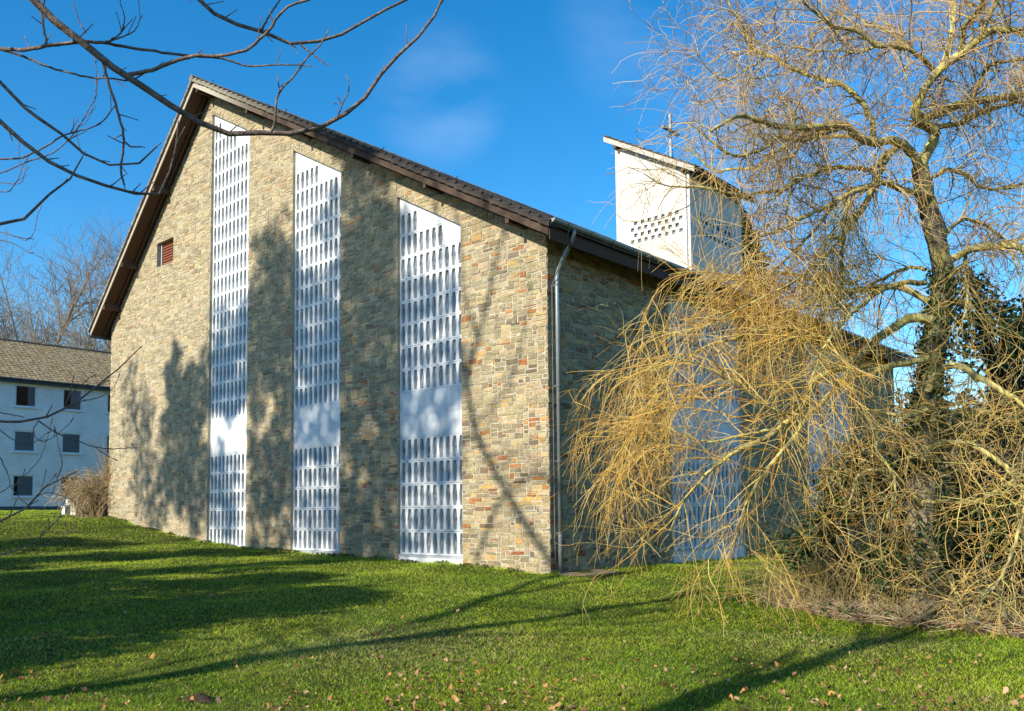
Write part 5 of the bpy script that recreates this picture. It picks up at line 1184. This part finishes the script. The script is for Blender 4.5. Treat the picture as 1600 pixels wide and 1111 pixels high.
# ------------------------------------------------------------------ grass, leaves, litter
def inside_block(x, y):
    return ((x > XL-.05) & (x < .05) & (y > -.03) & (y < CH_Y1)) | ((x < -44.6) & (x > -55)) | ((x > .0) & (x < 1.25) & (y > -.1) & (y < 1.6))
BED = np.array([at(1215, 918, 15.2)[:2], at(1290, 938, 13.6)[:2], at(1340, 955, 12.8)[:2], at(1420, 972, 12.4)[:2], at(1520, 992, 11.7)[:2], at(1640, 1018, 11.0)[:2]])
def in_bed(x, y):                       # the bare strip under the willow
    o = np.argsort(BED[:, 0]); yl = np.interp(x, BED[o, 0], BED[o, 1])+.12*np.sin(x*5)+.08*np.sin(x*13)
    return (x > BED[:, 0].min()) & (y > yl) & (y < yl+3)
def build_grass():
    rng = np.random.default_rng(77)
    N = 1150000
    r = 5.2*(70/5.2)**(rng.random(N)**1.0); a = rng.uniform(-.84, .84, N)
    c2 = np.array([math.sin(YAW), math.cos(YAW)]); s2 = np.array([math.cos(YAW), -math.sin(YAW)])
    x = CAM[0]+r*(c2[0]*np.cos(a)+s2[0]*np.sin(a)); y = CAM[1]+r*(c2[1]*np.cos(a)+s2[1]*np.sin(a))
    keep = ~inside_block(x, y) & ~(in_bed(x, y) & (rng.random(N) < .93)); x, y, r = x[keep], y[keep], r[keep]; n = len(x)
    z = gz(x, y)-.006
    patch = .5+.2*np.sin(x*1.3+1.7*np.sin(y*.8))+.2*np.sin(y*1.9+1.3*np.sin(x*1.1+2))+.16*np.sin(x*5.3+2*np.sin(y*3.1))*np.sin(y*6.1+1.5*np.sin(x*4)); fine = rng.random(n)
    h = (.014+.016*rng.random(n)+.016*patch*rng.random(n))*(1+.02*r); wd = np.clip(.0013*r/5, .0014, .02)*rng.uniform(.6, 1.3, n)*.78
    az = rng.uniform(0, 2*PI, n); lean = rng.uniform(.3, 1.9, n)
    nw = 9000; xw = np.concatenate([rng.uniform(XL-.5, .3, nw*3//4), np.abs(rng.normal(0, .08, nw//4))+.03]); yw = np.concatenate([-np.abs(rng.normal(0, .07, nw*3//4))-.03, rng.uniform(1.7, 20, nw//4)])
    x[:nw] = xw; y[:nw] = yw; z[:nw] = gz(xw, yw)-.005; h[:nw] = rng.uniform(.03, .12, nw)*(.5+.5*np.clip(np.sin(xw*3.1)+np.sin(xw*7.7+yw), 0, 1)); wd[:nw] = .006
    P = np.stack([x, y, z], -1); sd = np.stack([np.cos(az), np.sin(az), 0*az], -1)*wd[:, None]; la = rng.uniform(0, 2*PI, n)
    tip = P+np.stack([np.cos(la)*h*lean, np.sin(la)*h*lean, h], -1)
    V = np.stack([P-sd, P+sd, tip], 1).reshape(-1, 3)
    g1 = np.array([.22, .42, .008]); g2 = np.array([.56, .66, .03]); g3 = np.array([.76, .66, .26]); g4 = np.array([.09, .19, .004])
    t = np.clip(patch+rng.normal(0, .22, n), 0, 1)[:, None]; c = g1*(1-t)+g2*t
    dry = (fine < .09+.42*np.clip(np.sin(x*.9+4)*np.sin(y*.7+1), 0, 1)*(r < 12)); c[dry] = g3; dk = fine > .86; c[dk] = g4
    c = c*rng.uniform(.8, 1.2, (n, 1)); c = np.repeat(c, 3, 0)
    o = mesh_np('grass', V, [np.arange(3*n).reshape(-1, 3)], M['grass'], None, c)
    tag(o, 'short mown green lawn grass with yellowish patches', 'grass', kind='stuff')
build_grass()

def build_fallen():
    rng = np.random.default_rng(88)
    LP = np.array([(.40, .20, .08), (.46, .27, .12), (.30, .14, .055), (.50, .34, .19), (.19, .10, .05), (.42, .20, .07), (.34, .21, .12)])
    n = 9000; px = rng.uniform(-60, 1660, n); r = rng.uniform(6, 15, n)**1.0
    a = np.arctan((px-800)/F_PX); c2 = np.array([math.sin(YAW), math.cos(YAW)]); s2 = np.array([math.cos(YAW), -math.sin(YAW)])
    x = CAM[0]+r*(c2[0]+s2[0]*np.tan(a)); y = CAM[1]+r*(c2[1]+s2[1]*np.tan(a))
    # clusters
    dens = .25+.75*np.clip(np.sin(x*.9+1.1)*np.sin(y*1.1+.4)+.3, 0, 1); k = (rng.random(n) < dens*np.where(r < 9.5, .62, .07)*np.where((px > 600) & (px < 1300), 1.35, .8)) & ~inside_block(x, y); x, y = x[k], y[k]
    C = np.stack([x, y, gz(x, y)+rng.uniform(.03, .055, len(x))], -1)
    def curled(C, size, pal, name, seed):
        rg = np.random.default_rng(seed); n = len(C); th = np.linspace(0, 2*PI, 9)[:-1]; rad = np.array([1, .72, .9, .68, .8, .7, .9, .74])
        az = rg.uniform(0, 2*PI, n); s = size*rg.uniform(.4, 1.2, n); tilt = rg.normal(0, .35, (n, 2)); V = [C+[0, 0, 0]]
        for q in range(8):
            aa = az+th[q]; rr = s*rad[q]*rg.uniform(.75, 1.2, n); dx, dy = np.cos(aa)*rr, np.sin(aa)*rr*.8
            V.append(C+np.stack([dx*.8, dy*.8, tilt[:, 0]*dx+tilt[:, 1]*dy+rr*rg.uniform(-.05, .95, n)], -1))
        V = np.stack(V, 1).reshape(-1, 3); i = np.arange(n)[:, None]*9
        F_ = np.concatenate([i+np.array([[0, 1+q, 1+(q+1) % 8]]) for q in range(8)])
        return mesh_np(name, V, [F_], M['litter'], None, np.repeat(pal[rg.integers(0, len(pal), n)]*rg.uniform(.75, 1.2, (n, 1)), 9, 0))
    o = curled(C, .038, LP, 'fallen_leaves', 1); tag(o, 'curled brown fallen leaves scattered over the lawn', 'leaves', kind='stuff')
    # litter bed under the willow: straw, leaves, ivy
    b = at(1440, 955, 13.1); n = 15000
    ctrl = BED
    u = rng.random(n)*5; i = np.minimum(u.astype(int), 4); c = ctrl[i]*(1-(u-i))[:, None]+ctrl[i+1]*(u-i)[:, None]
    back = unit(np.array([[-.15, 1.]])); off = np.abs(rng.normal(0, .6, n)); xy = c+back*(off[:, None]-.3)+rng.normal(0, .14, (n, 2))
    C = np.stack([xy[:, 0], xy[:, 1], gz(xy[:, 0], xy[:, 1])+rng.uniform(.005, .09, n)], -1)
    m = n//2; S = C[:m]; D = np.stack([rng.normal(size=m), rng.normal(size=m), rng.normal(.05, .15, m)], -1); St = grow(rng, S, D, rng.uniform(.12, .5, m), 4, .8)
    pal = np.array([(.62, .50, .30), (.52, .38, .21), (.70, .58, .38), (.36, .22, .12)])
    o = tube_mesh('dead_straw', [(St, taper(np.full(m, .005), .0025, 4), 3, pal[rng.integers(0, 4, m)])], M['litter']); tag(o, 'bed of dead straw and twigs under the willow', 'straw', kind='stuff')
    o = curled(C[m:m+3800], .04, LP*.85, 'leaf_litter', 2); tag(o, 'brown leaf litter heaped at the lawn edge under the willow', 'leaf litter', kind='stuff')
    iv = C[m+3800:]; iv = iv[:1700]; iv = iv[iv[:, 0] > b[0]-1.4]; o = leaves('ground_ivy', rng, iv+[0, 0, .04], .09, IVY, None); tag(o, 'dark green ivy creeping over the ground at the foot of the willow', 'ivy', kind='stuff')
    # little weeds and leaves along the foot of the wall
    n = 2600; x = rng.uniform(XL, .2, n); y = -np.abs(rng.normal(0, .10, n))-.02; C = np.stack([x, y, gz(x, y)+rng.uniform(0, .07, n)], -1); w = (np.sin(x*2.3)+np.sin(x*5.1)) > -.3; C = C[w]
    o = curled(C[:800], .03, LP*.6, 'wall_foot_leaves', 3); tag(o, 'dead leaves gathered along the foot of the front wall', 'leaves', kind='stuff')
    o = leaves('wall_foot_weeds', rng, C[800:], .07, np.array([(.05, .11, .02), (.08, .14, .03), (.12, .14, .05)]), None); tag(o, 'small green weeds growing along the foot of the front wall', 'weeds', kind='stuff')
    # molehill
    p = at(310, 1095, 8.6); p = CAM+(p-CAM)*((G(5.42, -11.27)-CAM[2])/(p[2]-CAM[2])); k = 26; rr = np.linspace(0, 1, 9)[1:]; V = [(0, 0, .06)]; F_ = []
    for q in rr:
        for a in range(k): ang = 2*PI*a/k; rad = .13*q*(1+.15*math.sin(3*ang+1)); V.append((math.cos(ang)*rad*1.3, math.sin(ang)*rad, .06*(1-q**1.6)-.01+rng.normal(0, .007)))
    F3 = [(0, 1+a, 1+(a+1) % k) for a in range(k)]; F4 = [(1+(q*k)+a, 1+(q+1)*k+a, 1+(q+1)*k+(a+1) % k, 1+q*k+(a+1) % k) for q in range(7) for a in range(k)]
    o = mesh_np('molehill', V, [F3, F4], M['soil']); o.location = (p[0], p[1], G(p[0], p[1])); tag(o, 'small dark molehill in the grass at lower left', 'molehill')
build_fallen()
